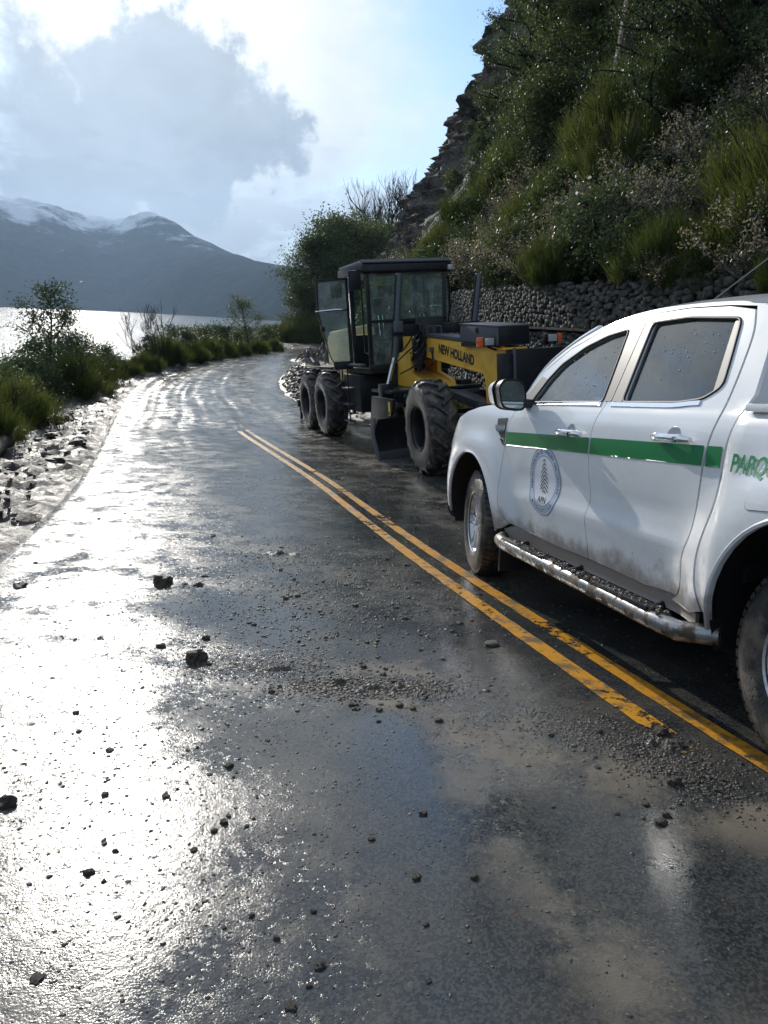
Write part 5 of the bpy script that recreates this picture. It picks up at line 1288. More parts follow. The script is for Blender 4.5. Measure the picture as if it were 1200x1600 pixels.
for s in (1, -1):
    fd = skin('front_fender', fender, M['white'], truck, s)
    dr = skin('front_door', door_f, M['white'], truck, s, holes=[win_f, cup_poly(-1.44, 1.094)])
    rr_ = skin('rear_door', door_r, M['white'], truck, s, holes=[win_r, cup_poly(-2.36, 1.114)])
    skin('cab_corner', cabpost, M['white'], truck, s)
    skin('roof_rail', rail, M['white'], truck, s, thick=.03)
    bd = skin('bed_side', bedside, M['white'], truck, s, thick=.03)
    skin('sill', sill, M['white'], truck, s, off=-.02)
    # dark shut lines and arch liners behind the skin
    back = densify([(-.45, .45), (-.45, 1.24), (-2.76, 1.24), (-2.76, .44)], .1)
    skin('inner_panel', back, M['rubber_seal'], truck, s, off=-.045, thick=0)
    skin('window_glass', win_f, M['glass_truck'], dr, s, off=-.016, thick=0)
    skin('window_glass', win_r, M['glass_truck'], rr_, s, off=-.016, thick=0)
    # pillar trims, seals and chrome belt strips
    skin('pillar_trim', rounded([(-1.672, 1.272), (-1.745, 1.272), (-1.742, 1.66), (-1.622, 1.648)], .008), M['blackplastic'], dr, s, off=.003, thick=.006)
    skin('pillar_trim', rounded([(-1.752, 1.272), (-1.845, 1.268), (-1.812, 1.662), (-1.749, 1.665)], .008), M['bronze'], rr_, s, off=.003, thick=.006)
    skin('quarter_trim', rounded([(-2.487, 1.60), (-2.445, 1.612), (-2.475, 1.47), (-2.500, 1.345), (-2.47, 1.318), (-2.545, 1.330), (-2.515, 1.47)][:0] or [(-2.44, 1.604), (-2.482, 1.600), (-2.520, 1.47), (-2.550, 1.345), (-2.500, 1.315), (-2.468, 1.47)], .01), M['bronze'], rr_, s, off=.002, thick=.008)
    for d_, poly in ((dr, win_f), (rr_, win_r)):
        bm = bmesh.new(); tube(bm, [(x, s * (YS(x, z) + .001), z) for x, z in poly + [poly[0]]], .0065, 6); obj('window_seal', bm, M['rubber_seal'], d_, True)
    for d_, xs in ((dr, (-.83, -1.66)), (rr_, (-1.755, -2.45))):
        top = [(xs[0] + (xs[1] - xs[0]) * i / 12, 1.267 + (.0 if d_ is dr else .012 * sm(-2.25, -2.45, xs[0] + (xs[1] - xs[0]) * i / 12))) for i in range(13)]
        poly = top + [(x, z - .019) for x, z in top[::-1]]
        skin('belt_strip', poly, M['chrome'], d_, s, off=.006, thick=.014)
    # mirror sail and mirror
    skin('mirror_sail', [(-.655, 1.262), (-.80, 1.262), (-.905, 1.40), (-.80, 1.42)], M['blackplastic'], dr, s, off=.004, thick=.012)
    bm = bmesh.new()
    prof = rounded([(0, -.098), (.175, -.085), (.205, .045), (.165, .098), (.02, .092), (-.01, .0)], .05, 4)
    A = [bm.verts.new((-.845 - .30 * a + .012, s * (.905 + a), 1.302 + b)) for a, b in prof]; B = [bm.verts.new((-.780 - .15 * a, s * (.91 + .95 * a), 1.302 + .95 * b)) for a, b in prof]
    Cc = [bm.verts.new((-.71, s * (.93 + .75 * a), 1.302 + .7 * b)) for a, b in prof]
    for P_, Q_ in ((A, B), (B, Cc)):
        for i in range(len(P_)): bm.faces.new((P_[i], P_[(i + 1) % len(P_)], Q_[(i + 1) % len(P_)], Q_[i]))
    bm.faces.new(A); bm.faces.new(Cc)
    mo = obj('side_mirror', bm, M['blackplastic'], truck, True)
    bm = bmesh.new(); bm.faces.new([bm.verts.new((-.8465 - .30 * (.1 + (a - .1) * .88) + .012, s * (.905 + .1 + (a - .1) * .88), 1.302 + b * .86)) for a, b in prof]); obj('mirror_glass', bm, M['mirror'], mo)
    bm = bmesh.new()
    for P_, k in ((prof, 1.03),):
        a_ = [bm.verts.new((-.790, s * (.907 + .1 + (a - .1) * k), 1.302 + b * k)) for a, b in P_]; b_ = [bm.verts.new((-.715, s * (.92 + .1 + (a - .1) * .86), 1.304 + b * .82)) for a, b in P_]
        c_ = [bm.verts.new((-.695, s * (.92 + .1 + (a - .1) * .5), 1.304 + b * .5)) for a, b in P_]
        for P2, Q2 in ((a_, b_), (b_, c_)):
            for i in range(len(P2)): bm.faces.new((P2[i], P2[(i + 1) % len(P2)], Q2[(i + 1) % len(P2)], Q2[i]))
        bm.faces.new(c_)
    obj('mirror_cap', bm, M['white'], mo, True)
    bm = bmesh.new(); box(bm, -.84, -.74, *sorted((s * .83, s * .93)), 1.225, 1.28); obj('mirror_arm', bm, M['blackplastic'], mo, bevel=.012)
    # handles
    for d_, hx0, hx1, hz in ((dr, -1.315, -1.585, 1.098), (rr_, -2.235, -2.505, 1.118)):
        bm = bmesh.new(); c = (hx0 + hx1) / 2 + .01; n = 18
        rings = []
        for rr_c, dp in ((.0565, -.0006), (.054, -.010), (.046, -.020), (.030, -.027)):
            rings.append([bm.verts.new((c + rr_c * math.cos(2 * math.pi * k / n), s * (YS(c, hz) + dp if dp < -.005 else YS(c + rr_c * math.cos(2 * math.pi * k / n), hz - .004 + rr_c * math.sin(2 * math.pi * k / n)) + dp), hz - .004 + rr_c * math.sin(2 * math.pi * k / n))) for k in range(n)])
        for a_, b_ in zip(rings, rings[1:]):
            for k in range(n): bm.faces.new((a_[k], a_[(k + 1) % n], b_[(k + 1) % n], b_[k]))
        bm.faces.new(rings[-1])
        cup = obj('handle_cup', bm, mat_cup if 'mat_cup' in globals() else M['white'], d_, True, sharp=80)
        bm = bmesh.new(); pts = [(hx0 + (hx1 - hx0) * k / 10, s * (YS(hx0 + (hx1 - hx0) * k / 10, hz) + .012 + .030 * math.sin(math.pi * (.08 + .84 * k / 10))), hz + .006 * math.sin(math.pi * k / 10)) for k in range(11)]
        tube(bm, pts, [.010, .017, .019, .0165, .0155, .0155, .0155, .0165, .020, .0185, .012], 10); obj('door_handle', bm, M['chrome'], d_, True)
        bm = bmesh.new(); xk = hx1 + .055; cyl(bm, (xk, s * (YS(xk, hz) + .02), hz), (xk, s * (YS(xk, hz) + .062), hz), .012, .012, 10); obj('key_lock', bm, M['chrome'], d_, True)
    # stripe
    def stripe(x0, x1, par):
        n = max(2, int(abs(x1 - x0) / .05)); zb = lambda x: .982 - .0195 * (x + .55); poly = [(x0 + (x1 - x0) * i / n, zb(x0 + (x1 - x0) * i / n)) for i in range(n + 1)]
        poly = poly + [(x, z + .088 - .003 * abs(x)) for x, z in poly[::-1]]
        skin('green_stripe', poly, M['green'], par, s, off=.003, thick=0, step=.03)
    stripe(-.566, -1.655, dr); stripe(-1.672, -2.578, rr_)
    par = bpy.data.objects.get('cab_corner') if s == 1 else None
    stripe(-2.600, -2.688, [o for o in truck.children if o.name.startswith('cab_corner')][-1])
    # fender vent
    bm = bmesh.new()
    for poly, yy in (([(-.555, 1.150), (-.36, 1.145), (-.405, 1.098), (-.565, 1.092)], .004), ([(-.555, 1.062), (-.43, 1.068), (-.53, .992), (-.565, .985)], .004)):
        pass
    bm.free()
    skin('fender_vent', rounded([(-.545, 1.158), (-.375, 1.150), (-.395, 1.10), (-.43, 1.06), (-.545, .985)], .012), M['blackplastic'], fd, s, off=.003, thick=.006)
    skin('vent_trim', rounded([(-.536, 1.112), (-.372, 1.106), (-.402, 1.066), (-.536, 1.068)], .012), M['chrome'], fd, s, off=.011, thick=.010)
    skin('vent_trim', rounded([(-.536, 1.018), (-.470, 1.026), (-.545, .978), (-.552, .985)], .006), M['chrome'], fd, s, off=.009, thick=.010)
    # arch liner
    for cx in (0.0, -3.22):
        bm = bmesh.new(); P = arc(cx, .385, .50, .53, -8, 188, 20)
        a = [bm.verts.new((x, s * (YS(x, z) - .022), z)) for x, z in P]; b = [bm.verts.new((x, s * .50, z)) for x, z in P]
        for i in range(len(P) - 1): bm.faces.new((a[i], a[i + 1], b[i + 1], b[i]))
        bm.faces.new(b); obj('wheel_liner', bm, M['rubber_seal'], truck, True, sharp=60)
        bm = bmesh.new(); P = arc(cx, .385, .487, .522, 2, 178, 26)
        tube(bm, [(x, s * (YS(x, z) - .006), z) for x, z in P], .011, 6); obj('arch_lip', bm, M['white'], truck, True)
    # mud flap behind the front wheel
    bm = bmesh.new(); box(bm, -.53, -.50, *sorted((s * .66, s * .90)), .13, .46); obj('mud_flap', bm, M['rubber_seal'], truck, bevel=.006)

mat_cup = M['white']
# roof, windscreen, hood, rear wall as lofted patches
def loft(name, rows, m, parent=truck, smooth=True, thick=0, label=None):
    bm = bmesh.new(); R_ = [[bm.verts.new(p) for p in r] for r in rows]
    for a, b in zip(R_, R_[1:]):
        for i in range(len(a) - 1):
            try: bm.faces.new((a[i], a[i + 1], b[i + 1], b[i]))
            except ValueError: pass
    return obj(name, bm, m, parent, smooth, sharp=50, label=label)
rows = []
for i in range(26):
    x = -1.10 - (2.66 - 1.10) * i / 25; zr = roof_z(x); yr = YS(x, zr) - .004; crown = .045 * sm(-1.02, -1.5, x) * (1 - .35 * sm(-2.2, -2.66, x)) + .024
    rows.append([(x + (.10 * (1 - abs(q) ** 2) if i == 0 else .10 * (1 - abs(q) ** 2) * max(0, 1 - i / 6)), yr * q, zr + crown * (1 - abs(q) ** 2.6)) for q in [k / 12 for k in range(-12, 13)]])
loft('roof', rows, M['white'])
hdr = rows[0]
cowl = [(-.40 - .26 * abs(q) ** 2, .80 * q, 1.225 + .02 * (1 - q * q)) for q in [k / 12 for k in range(-12, 13)]]
ws = [[tuple(Vector(a).lerp(Vector(b), t) + Vector((.035, 0, .02)) * math.sin(math.pi * t)) for a, b in zip(cowl, hdr)] for t in [k / 8 for k in range(9)]]
loft('windscreen', ws, M['glass_truck'])
for s in (1, -1):
    pl = spline2([(-.655, 1.255), (-.77, 1.455), (-1.02, 1.592), (-1.24, 1.665)], 5)
    bm = bmesh.new(); tube(bm, [(x + .0, s * (YS(x, z) - .030), z + .004) for x, z in pl], .030, 8); obj('windscreen_pillar', bm, M['white'], truck, True)
hood = []
for i in range(14):
    x = -.38 + (1.06) * i / 13 * 1.0; ze = float(np.interp(x, [-.4, .05, .27, .42, .56, .68], [1.250, 1.222, 1.185, 1.135, 1.04, .93])); yw = YS(min(x, .66), ze) - .012
    zc = float(np.interp(x, [-.4, .0, .4, .6, .7], [1.245, 1.262, 1.215, 1.13, 1.02]))
    hood.append([(x + .16 * (1 - q * q) * (i / 13) ** 2 - (.27 * q * q if i == 0 else 0), yw * q, ze + (zc + .02 - ze) * (1 - abs(q) ** 3) + .015 * sm(.55, .45, abs(q)) * sm(.9, .7, abs(q))) for q in [k / 14 for k in range(-14, 15)]])
loft('hood', hood, M['white'])
cw = [[(x, y, z - .004) for x, y, z in hood[0]], [(a[0] - .02, a[1], a[2] - .002) for a in [(-.44 - .26 * abs(q) ** 2, .80 * q, 1.232) for q in [k / 14 for k in range(-14, 15)]]]]
loft('cowl', cw, M['blackplastic'])
# nose
bm = bmesh.new(); prism(bm, [(.60, .98), (.84, .99), (.88, .84), (.87, .62), (.60, .62)], -.52, .52); gr = obj('grille', bm, M['blackplastic'], truck, bevel=.02)
for k in range(3):
    bm = bmesh.new(); box(bm, .875, .90, -.50, .50, .70 + k * .09, .735 + k * .09); obj('grille_bar', bm, M['chrome'], gr, bevel=.006)
rows = []
for i in range(7):
    z = .33 + .30 * i / 6; rows.append([(.93 + .02 * math.sin(math.pi * i / 6) - .30 * abs(q) ** 3.0, .89 * q * (1 if i else .97), z) for q in [k / 12 for k in range(-12, 13)]])
loft('front_bumper', [[(.5, a[1] * .97, a[2]) for a in rows[0]]] + rows + [[(.55, a[1] * .97, a[2] + .01) for a in rows[-1]]], M['white'])
for s in (1, -1):
    P = []
    for i in range(5):
        t = i / 4; P.append([(.86 - .26 * q ** 1.6 - .04 * t, s * (.53 + .345 * q), .74 + .28 * t * (1 - .25 * (1 - q)) + .02 * q) for q in [k / 6 for k in range(7)]])
    loft('headlight', P, M['glass_lamp'])
# rear wall of the cab with its window, bed walls and tailgate
rows = []
for i in range(9):
    t = i / 8; z = .60 + (1.655 - .60) * t; x = -2.72 if z < 1.25 else -2.72 + .08 * (z - 1.25) / .4
    rows.append([(x, (YS(-2.66, z) - .012) * q, z) for q in [k / 8 for k in range(-8, 9)]])
loft('cab_rear_wall', rows, M['white'])
bm = bmesh.new(); vs = [bm.verts.new((-2.728 + .2 * (z - 1.3), y, z)) for y, z in ((-.60, 1.30), (.60, 1.30), (.52, 1.58), (-.52, 1.58))]; bm.faces.new(vs); obj('rear_window', bm, M['glass_truck'], truck)
bm = bmesh.new(); box(bm, -4.30, -2.80, -.80, .80, .72, .75); box(bm, -2.80, -2.78, -.84, .84, .60, 1.24); obj('bed_floor', bm, M['blackplastic'], truck)
for s in (1, -1):
    bm = bmesh.new(); box(bm, -4.30, -2.78, *sorted((s * .76, s * .90)), 1.236, 1.268); obj('bed_rail', bm, M['white'], truck, bevel=.012)
    bm = bmesh.new(); box(bm, -4.30, -2.78, *sorted((s * .74, s * .76)), .74, 1.24); obj('bed_inner_wall', bm, M['blackplastic'], truck)
    bm = bmesh.new(); prism(bm, [(-4.36, .80), (-4.30, .80), (-4.30, 1.16), (-4.38, 1.16)], *sorted((s * .80, s * .91))); obj('tail_light', bm, mat('tail_lens', (.45, .02, .015), .2) if s == 1 else bpy.data.materials['tail_lens'], truck, bevel=.01)
bm = bmesh.new(); box(bm, -4.36, -4.31, -.78, .78, .74, 1.25); obj('tailgate', bm, M['white'], truck, bevel=.01)
bm = bmesh.new(); box(bm, -4.50, -4.34, -.88, .88, .50, .66); obj('rear_bumper', bm, M['chrome'], truck, bevel=.02)
bm = bmesh.new()
for y in (-.42, .42): box(bm, -4.3, .5, y - .05, y + .05, .42, .56)
box(bm, -2.2, -1.2, -.3, .3, .36, .5); cyl(bm, (-3.22, -.7, .385), (-3.22, .7, .385), .06); cyl(bm, (0, -.7, .385), (0, .7, .385), .045); cyl(bm, (-3.22, -.12, .385), (-3.22, .12, .385), .15)
obj('chassis', bm, M['rubber_seal'], truck, kind=None)
bm = bmesh.new(); box(bm, -2.68, -.40, -.82, .82, .46, .50); box(bm, -.42, .58, -.62, .62, .55, 1.14); obj('cab_floor', bm, M['dark_inside'], truck)
# cabin furniture
bm = bmesh.new(); prism(bm, [(-.45, 1.0), (-.45, 1.23), (-.70, 1.25), (-.95, 1.20), (-.98, 1.05), (-.85, .8), (-.5, .6)], -.74, .74); obj('dashboard', bm, M['dark_inside'], truck, bevel=.03)
bm = bmesh.new(); q = Matrix.Translation((-1.12, .38, 1.12)) @ Matrix.Rotation(rad(65), 4, 'Y')
n = 28; rg = [[bm.verts.new(q @ Vector(((.185 + .014 * math.cos(b)) * math.cos(a), (.185 + .014 * math.cos(b)) * math.sin(a), .014 * math.sin(b)))) for b in [2 * math.pi * k / 8 for k in range(8)]] for a in [2 * math.pi * k / n for k in range(n)]]
for i in range(n):
    for k in range(8): bm.faces.new((rg[i][k], rg[(i + 1) % n][k], rg[(i + 1) % n][(k + 1) % 8], rg[i][(k + 1) % 8]))
cyl(bm, q @ Vector((0, 0, 0)), q @ Vector((0, 0, -.25)), .03)
for a in (0, 120, 240): cyl(bm, q @ Vector((0, 0, 0)), q @ Vector((.185 * math.cos(rad(a)), .185 * math.sin(rad(a)), 0)), .014, .014, 6)
obj('steering_wheel', bm, M['blackplastic'], truck, True)
for (sx, ys) in ((-1.55, (.16, .62)), (-1.55, (-.62, -.16)), (-2.42, (-.64, .64))):
    bm = bmesh.new(); prism(bm, [(sx + .38, .72), (sx + .38, .86), (sx, .84), (sx - .14, 1.30), (sx - .24, 1.30), (sx - .12, .70)], *ys)
    se = obj('seat', bm, M['seat'], truck, bevel=.035)
    for c in ([(ys[0] + ys[1]) / 2] if sx > -2 else [-.4, .4]):
        bm = bmesh.new(); box(bm, sx - .27, sx - .17, c - .13, c + .13, 1.34, 1.50); cyl(bm, (sx - .21, c - .05, 1.28), (sx - .21, c - .05, 1.36), .008, .008, 6); cyl(bm, (sx - .21, c + .05, 1.28), (sx - .21, c + .05, 1.36), .008, .008, 6); obj('headrest', bm, M['seat'], se, bevel=.02)
# things lying on the dashboard, seen through the front window
for (cx, cy, cz, rz, tl, sz, mk, nm, lb, ct) in ((-.86, .42, 1.235, .5, .35, (.22, .16), 'paper', 'paper_sheet', 'pale folded papers lying on the pickup dashboard', 'papers'), (-.72, .56, 1.235, -.3, .0, (.16, .14), 'leaf_dark', 'folded_jacket', 'dark green folded cloth on the dashboard behind the windscreen', 'cloth')):
    bm = bmesh.new(); Q = Matrix.Translation((cx, cy, cz)) @ Matrix.Rotation(rz, 4, 'Z') @ Matrix.Rotation(tl, 4, 'Y')
    if nm == 'paper_sheet':
        vs = [bm.verts.new(Q @ Vector(p)) for p in ((-.1, -.08, 0), (.1, -.08, .02), (.1, .08, .02), (-.1, .08, 0), (0, -.08, .07), (0, .08, .07))]
        bm.faces.new((vs[0], vs[4], vs[5], vs[3])); bm.faces.new((vs[4], vs[1], vs[2], vs[5]))
        o = obj(nm, bm, M[mk])
    else:
        bmesh.ops.create_icosphere(bm, subdivisions=3, radius=.1)
        for v in bm.verts: v.co = Q @ Vector((v.co.x * 1.2, v.co.y * 1.0, max(v.co.z, -.02) * .8 + .02)) + Vector((0, 0, .03 * noise.noise(v.co * 14)))
        o = obj(nm, bm, M['gap'], smooth=True)
    o.matrix_world = TM; tag(o, lb, ct)
# wheels
def truck_wheel(cx, s, steer=0.0):
    Wm = Matrix.Translation((cx, s * .905, .385)) @ Matrix.Rotation(steer, 4, 'Z')
    wh = bpy.data.objects.new('wheel', None); COL.objects.link(wh); wh.parent = truck; wh.matrix_local = Wm
    bm = bmesh.new()   # y = 0 at the outer face, the tyre runs inward
    prof = [(.215, -.015), (.235, .002), (.262, .009), (.30, .012), (.335, .006), (.358, -.008), (.372, -.028), (.379, -.06), (.381, -.13), (.379, -.20), (.372, -.235), (.345, -.262), (.29, -.268), (.235, -.26), (.215, -.25)]
    lathe(bm, prof, (0, 0, 0), 64, s)
    for row, (ya, yb, n_, ph) in enumerate(((-.015, -.068, 58, 0), (-.080, -.125, 50, .5), (-.137, -.182, 50, .2), (-.194, -.245, 58, .5))):
        for k in range(n_):
            a = 2 * math.pi * (k + ph) / n_; da = math.pi / n_ * .72; r1 = .379 if row in (0, 3) else .381; vs = []
            for rr0 in (r1 - .006, r1 + .009):
                for yy, sh in ((ya, 0), (yb, .25)):
                    for sg in (-1, 1): aa = a + sg * da + sh * da; r_ = rr0 - (.010 if (row == 0 and yy == ya) or (row == 3 and yy == yb) else 0); vs.append(bm.verts.new((r_ * math.cos(aa), s * yy, r_ * math.sin(aa))))
            for f in ((4, 5, 7, 6), (0, 1, 5, 4), (2, 6, 7, 3), (0, 4, 6, 2), (1, 3, 7, 5)): bm.faces.new([vs[i] for i in f])
    obj('tyre', bm, M['tyre'], wh, True, sharp=40)
    bm = bmesh.new()
    lathe(bm, [(.218, -.008), (.226, -.002), (.222, -.012), (.212, -.03), (.200, -.05), (.196, -.20)], (0, 0, 0), 48, s)
    for k in range(6):
        a0 = 2 * math.pi * k / 6; 
        for sd in (-1, 1):
            pts = []
            for r_, wv, yy in ((.045, .030, -.030), (.11, .020, -.026), (.165, .020, -.024), (.212, .034, -.020)):
                off = sd * (.012 + (r_ - .04) * .13); t_ = Vector((-math.sin(a0), 0, math.cos(a0))); c_ = Vector((math.cos(a0) * r_, 0, math.sin(a0) * r_)) + t_ * off
                pts.append([c_ + t_ * (-wv * .45) + Vector((0, s * (yy - .022), 0)), c_ + t_ * (-wv * .30) + Vector((0, s * yy, 0)), c_ + t_ * (wv * .30) + Vector((0, s * yy, 0)), c_ + t_ * (wv * .45) + Vector((0, s * (yy - .022), 0))])
            rings = [[bm.verts.new(p) for p in r_] for r_ in pts]
            for a, b in zip(rings, rings[1:]):
                for i in range(3): bm.faces.new((a[i], a[i + 1], b[i + 1], b[i]))
    lathe(bm, [(.0, -.018), (.030, -.018), (.036, -.022), (.060, -.030), (.068, -.055), (.06, -.08)], (0, 0, 0), 24, s)
    obj('rim', bm, M['alloy'], wh, True, sharp=40)
    bm = bmesh.new(); lathe(bm, [(.0, -.085), (.15, -.085), (.15, -.10), (0, -.10)], (0, 0, 0), 24, s); lathe(bm, [(0, -.19), (.21, -.19)], (0, 0, 0), 24, s); obj('brake_disc', bm, M['ggrey'], wh)
    for k in range(6):
        a = 2 * math.pi * (k + .5) / 6; bm = bmesh.new(); cyl(bm, (.057 * math.cos(a), s * -.045, .057 * math.sin(a)), (.057 * math.cos(a), s * -.022, .057 * math.sin(a)), .009, .009, 6); obj('lug_nut', bm, M['chrome'], wh)
truck_wheel(0, 1, rad(-9)); truck_wheel(-3.22, 1); truck_wheel(0, -1, rad(-9)); truck_wheel(-3.22, -1)
# side steps
for s in (1, -1):
    bm = bmesh.new(); tube(bm, [(-.60, s * .90, .385), (-.645, s * .950, .372), (-.74, s * .965, .365), (-2.40, s * .965, .350), (-2.58, s * .955, .350), (-2.72, s * .86, .365)], [.036, .042, .043, .043, .043, .040], 14)
    st = obj('side_step', bm, M['steel_step'], truck, True)
    for x0, x1 in ((-.76, -1.36), (-1.80, -2.40)):
        bm = bmesh.new(); box(bm, x1, x0, *sorted((s * .925, s * .995)), .378, .404); obj('step_pad', bm, M['blackplastic'], st, bevel=.006)
    bm = bmesh.new()
    bm.free()
    for x in (-.85, -1.55, -2.3):
        bm = bmesh.new(); tube(bm, [(x, s * .93, .36), (x, s * .75, .40), (x, s * .5, .47)], .018, 6); obj('step_bracket', bm, M['rubber_seal'], st)
    if s == 1:
        bm = bmesh.new(); rnd = random.Random(4)
        for k in range(420):
            x = rnd.choice((rnd.uniform(-1.36, -.76), rnd.uniform(-2.42, -1.72), rnd.uniform(-2.5, -1.2))); yy = s * (.965 + rnd.uniform(-.035, .025)); r_ = rnd.uniform(.004, .013)
            vs = bmesh.ops.create_icosphere(bm, subdivisions=1, radius=r_, matrix=Matrix.Translation((x, yy, .402 + rnd.uniform(-.006, .004) - .006 * abs(x + 1.6))))['verts']
            for v in vs: v.co += Vector((rnd.uniform(-1, 1), rnd.uniform(-1, 1), rnd.uniform(-.6, .6))) * r_ * .5
        o = obj('step_mud', bm, M['clod'], st, kind='stuff')
# water drops on the windows
bm = bmesh.new(); rnd = random.Random(9)
for k in range(95):
    if rnd.random() < .65: x, z = rnd.uniform(-2.44, -1.9), rnd.betavariate(3, 2) * .34 + 1.29
    else: x, z = rnd.uniform(-1.58, -1.1), rnd.uniform(1.29, 1.56)
    r_ = rnd.choice((.0015, .002, .0025, .004)); bmesh.ops.create_icosphere(bm, subdivisions=1, radius=r_, matrix=Matrix.Translation((x, YS(x, z) - .014, z)))
obj('water_drops', bm, M['droplet'], truck, True, kind='stuff')
# fuel door
fp = rounded([(-2.945, 1.045), (-3.10, 1.045), (-3.115, .915), (-2.935, .90)], .022)
fo = skin('fuel_door', fp, M['white'], truck, 1, off=.0035, thick=.0035)
bm = bmesh.new(); tube(bm, [(x, YS(x, z) + .001, z) for x, z in fp + [fp[0]]], .0028, 5); obj('fuel_door_seam', bm, M['rubber_seal'], fo)
# lettering on the bed side, emblem on the front door
def decal_text(name, body, size, x0, z0, m, parent, bold=.0, off=.0022, sx=1.0, sub=True, align='LEFT', rot=0.0, cx=0, cz=0):
    Vt, Ft = text_tris(body, size, bold, align); bm = bmesh.new(); vs = []
    for a, b in Vt:
        a *= sx; a2, b2 = a * math.cos(rot) - b * math.sin(rot), a * math.sin(rot) + b * math.cos(rot); vs.append(bm.verts.new((x0 - a2, 0, z0 + b2)))
    for t in Ft:
        try: bm.faces.new([vs[i] for i in t])
        except ValueError: pass
    return bm
def put_decal(name, bm, m, parent, off):
    for v in bm.verts: v.co.y = YS(v.co.x, v.co.z) + off
    bmesh.ops.recalc_face_normals(bm, faces=bm.faces)
    me = bpy.data.meshes.new(name); bm.to_mesh(me); bm.free(); me.materials.append(m); return link(name, me, parent)
bed_l = [o for o in truck.children if o.name.startswith('bed_side')][0]; door_l = [o for o in truck.children if o.name.startswith('front_door')][0]
put_decal('lettering', decal_text('l', 'PARQUES NACIONALES', .092, -2.785, 1.020, None, None, .0022, sx=.82), M['greentext'], bed_l, .006)
EC = (-1.150, .808)
def disc(r0_, r1_, n=64):
    bm = bmesh.new(); rings = []
    rs = np.linspace(r0_, r1_, max(2, int((r1_ - r0_) / .02) + 1))
    for r_ in rs: rings.append([bm.verts.new((EC[0] + r_ * math.cos(2 * math.pi * k / n), 0, EC[1] + r_ * math.sin(2 * math.pi * k / n))) for k in range(n)] if r_ > 1e-6 else [bm.verts.new((EC[0], 0, EC[1]))])
    for a, b in zip(rings, rings[1:]):
        for k in range(n):
            if len(a) == 1: bm.faces.new((a[0], b[k], b[(k + 1) % n]))
            else: bm.faces.new((a[k], a[(k + 1) % n], b[(k + 1) % n], b[k]))
    return bm
em = put_decal('emblem', disc(0, .146), M['logo_white'], door_l, .0020)
put_decal('emblem_ring', disc(.146, .200), M['logo_ring'], door_l, .0020)
bmr = disc(.1985, .2025); put_decal('emblem_edge', bmr, M['logo_blue'], door_l, .0028)
put_decal('emblem_edge', disc(.1445, .1475), M['logo_blue'], door_l, .0028)
bm = bmesh.new()
def ring_text(body, r_, a0, a1, size, flip):
    for i, ch in enumerate(body):
        if ch == ' ': continue
        a = rad(a0 + (a1 - a0) * (i + .5) / len(body)); Vt, Ft = text_tris(ch, size, .0006, 'CENTER')
        rot = (a - math.pi / 2) if not flip else (a + math.pi / 2)
        px_, pz_ = r_ * math.cos(a), r_ * math.sin(a); vs = []
        for p, q in Vt:
            q -= size * .34; p2, q2 = p * math.cos(rot) - q * math.sin(rot), p * math.sin(rot) + q * math.cos(rot); vs.append(bm.verts.new((EC[0] - (px_ + p2), 0, EC[1] + pz_ + q2)))
        for t in Ft: bm.faces.new([vs[k] for k in t])
ring_text('ADMINISTRACION DE PARQUES NACIONALES', .173, 200, -20, .030, False)
ring_text('ARGENTINA', .173, 222, 318, .032, True)
put_decal('emblem_lettering', bm, M['logo_blue'], door_l, .0034)
bm = bmesh.new()
# striped figure: slanting bars that fold along a centre line, narrow at the top
outline = [(.0, .132), (-.018, .10), (-.045, .055), (-.058, .0), (-.05, -.03), (-.022, -.055), (-.012, -.085), (.012, -.082), (.05, -.06), (.056, -.042), (.042, -.012), (.036, .04), (.02, .09)]
def half(zv, sg):
    P = [p for p in outline if (p[0] <= 0 if sg < 0 else p[0] >= 0)]; P = sorted(P, key=lambda p: p[1]); return float(np.interp(zv, [p[1] for p in P], [abs(p[0]) for p in P]))
for k in range(11):
    z1 = .118 - k * .0225
    for sg in (-1, 1):
        w_ = half(z1 - .012, sg)
        if w_ < .006: continue
        if sg < 0: q = [(0, z1), (-w_, z1 - w_ * .85), (-w_, z1 - w_ * .85 - .009), (0, z1 - .009)]
        else: q = [(.0, z1), (w_, z1 - w_ * .55), (w_, z1 - w_ * .55 - .009), (.0, z1 - .009)]
        if min(p[1] for p in q) < -.095: continue
        bm.faces.new([bm.verts.new((EC[0] - p[0], 0, EC[1] + .012 + p[1])) for p in q])
put_decal('emblem_figure', bm, M['logo_ink'], door_l, .0034)
bm = decal_text('l', 'APN', .050, EC[0], EC[1] - .126, None, None, .0004, sx=1.1, align='CENTER'); put_decal('emblem_initials', bm, M['logo_ink'], door_l, .0034)
# whip antenna
bm = bmesh.new(); cyl(bm, (-1.30, .10, 1.72), (-1.30, .10, 1.79), .012, .008, 8); tube(bm, [(-1.30, .10, 1.78), (-2.0, .11, 2.04), (-2.7, .12, 2.24)], [.0035, .003, .002], 5); obj('antenna', bm, M['ggrey'], truck)

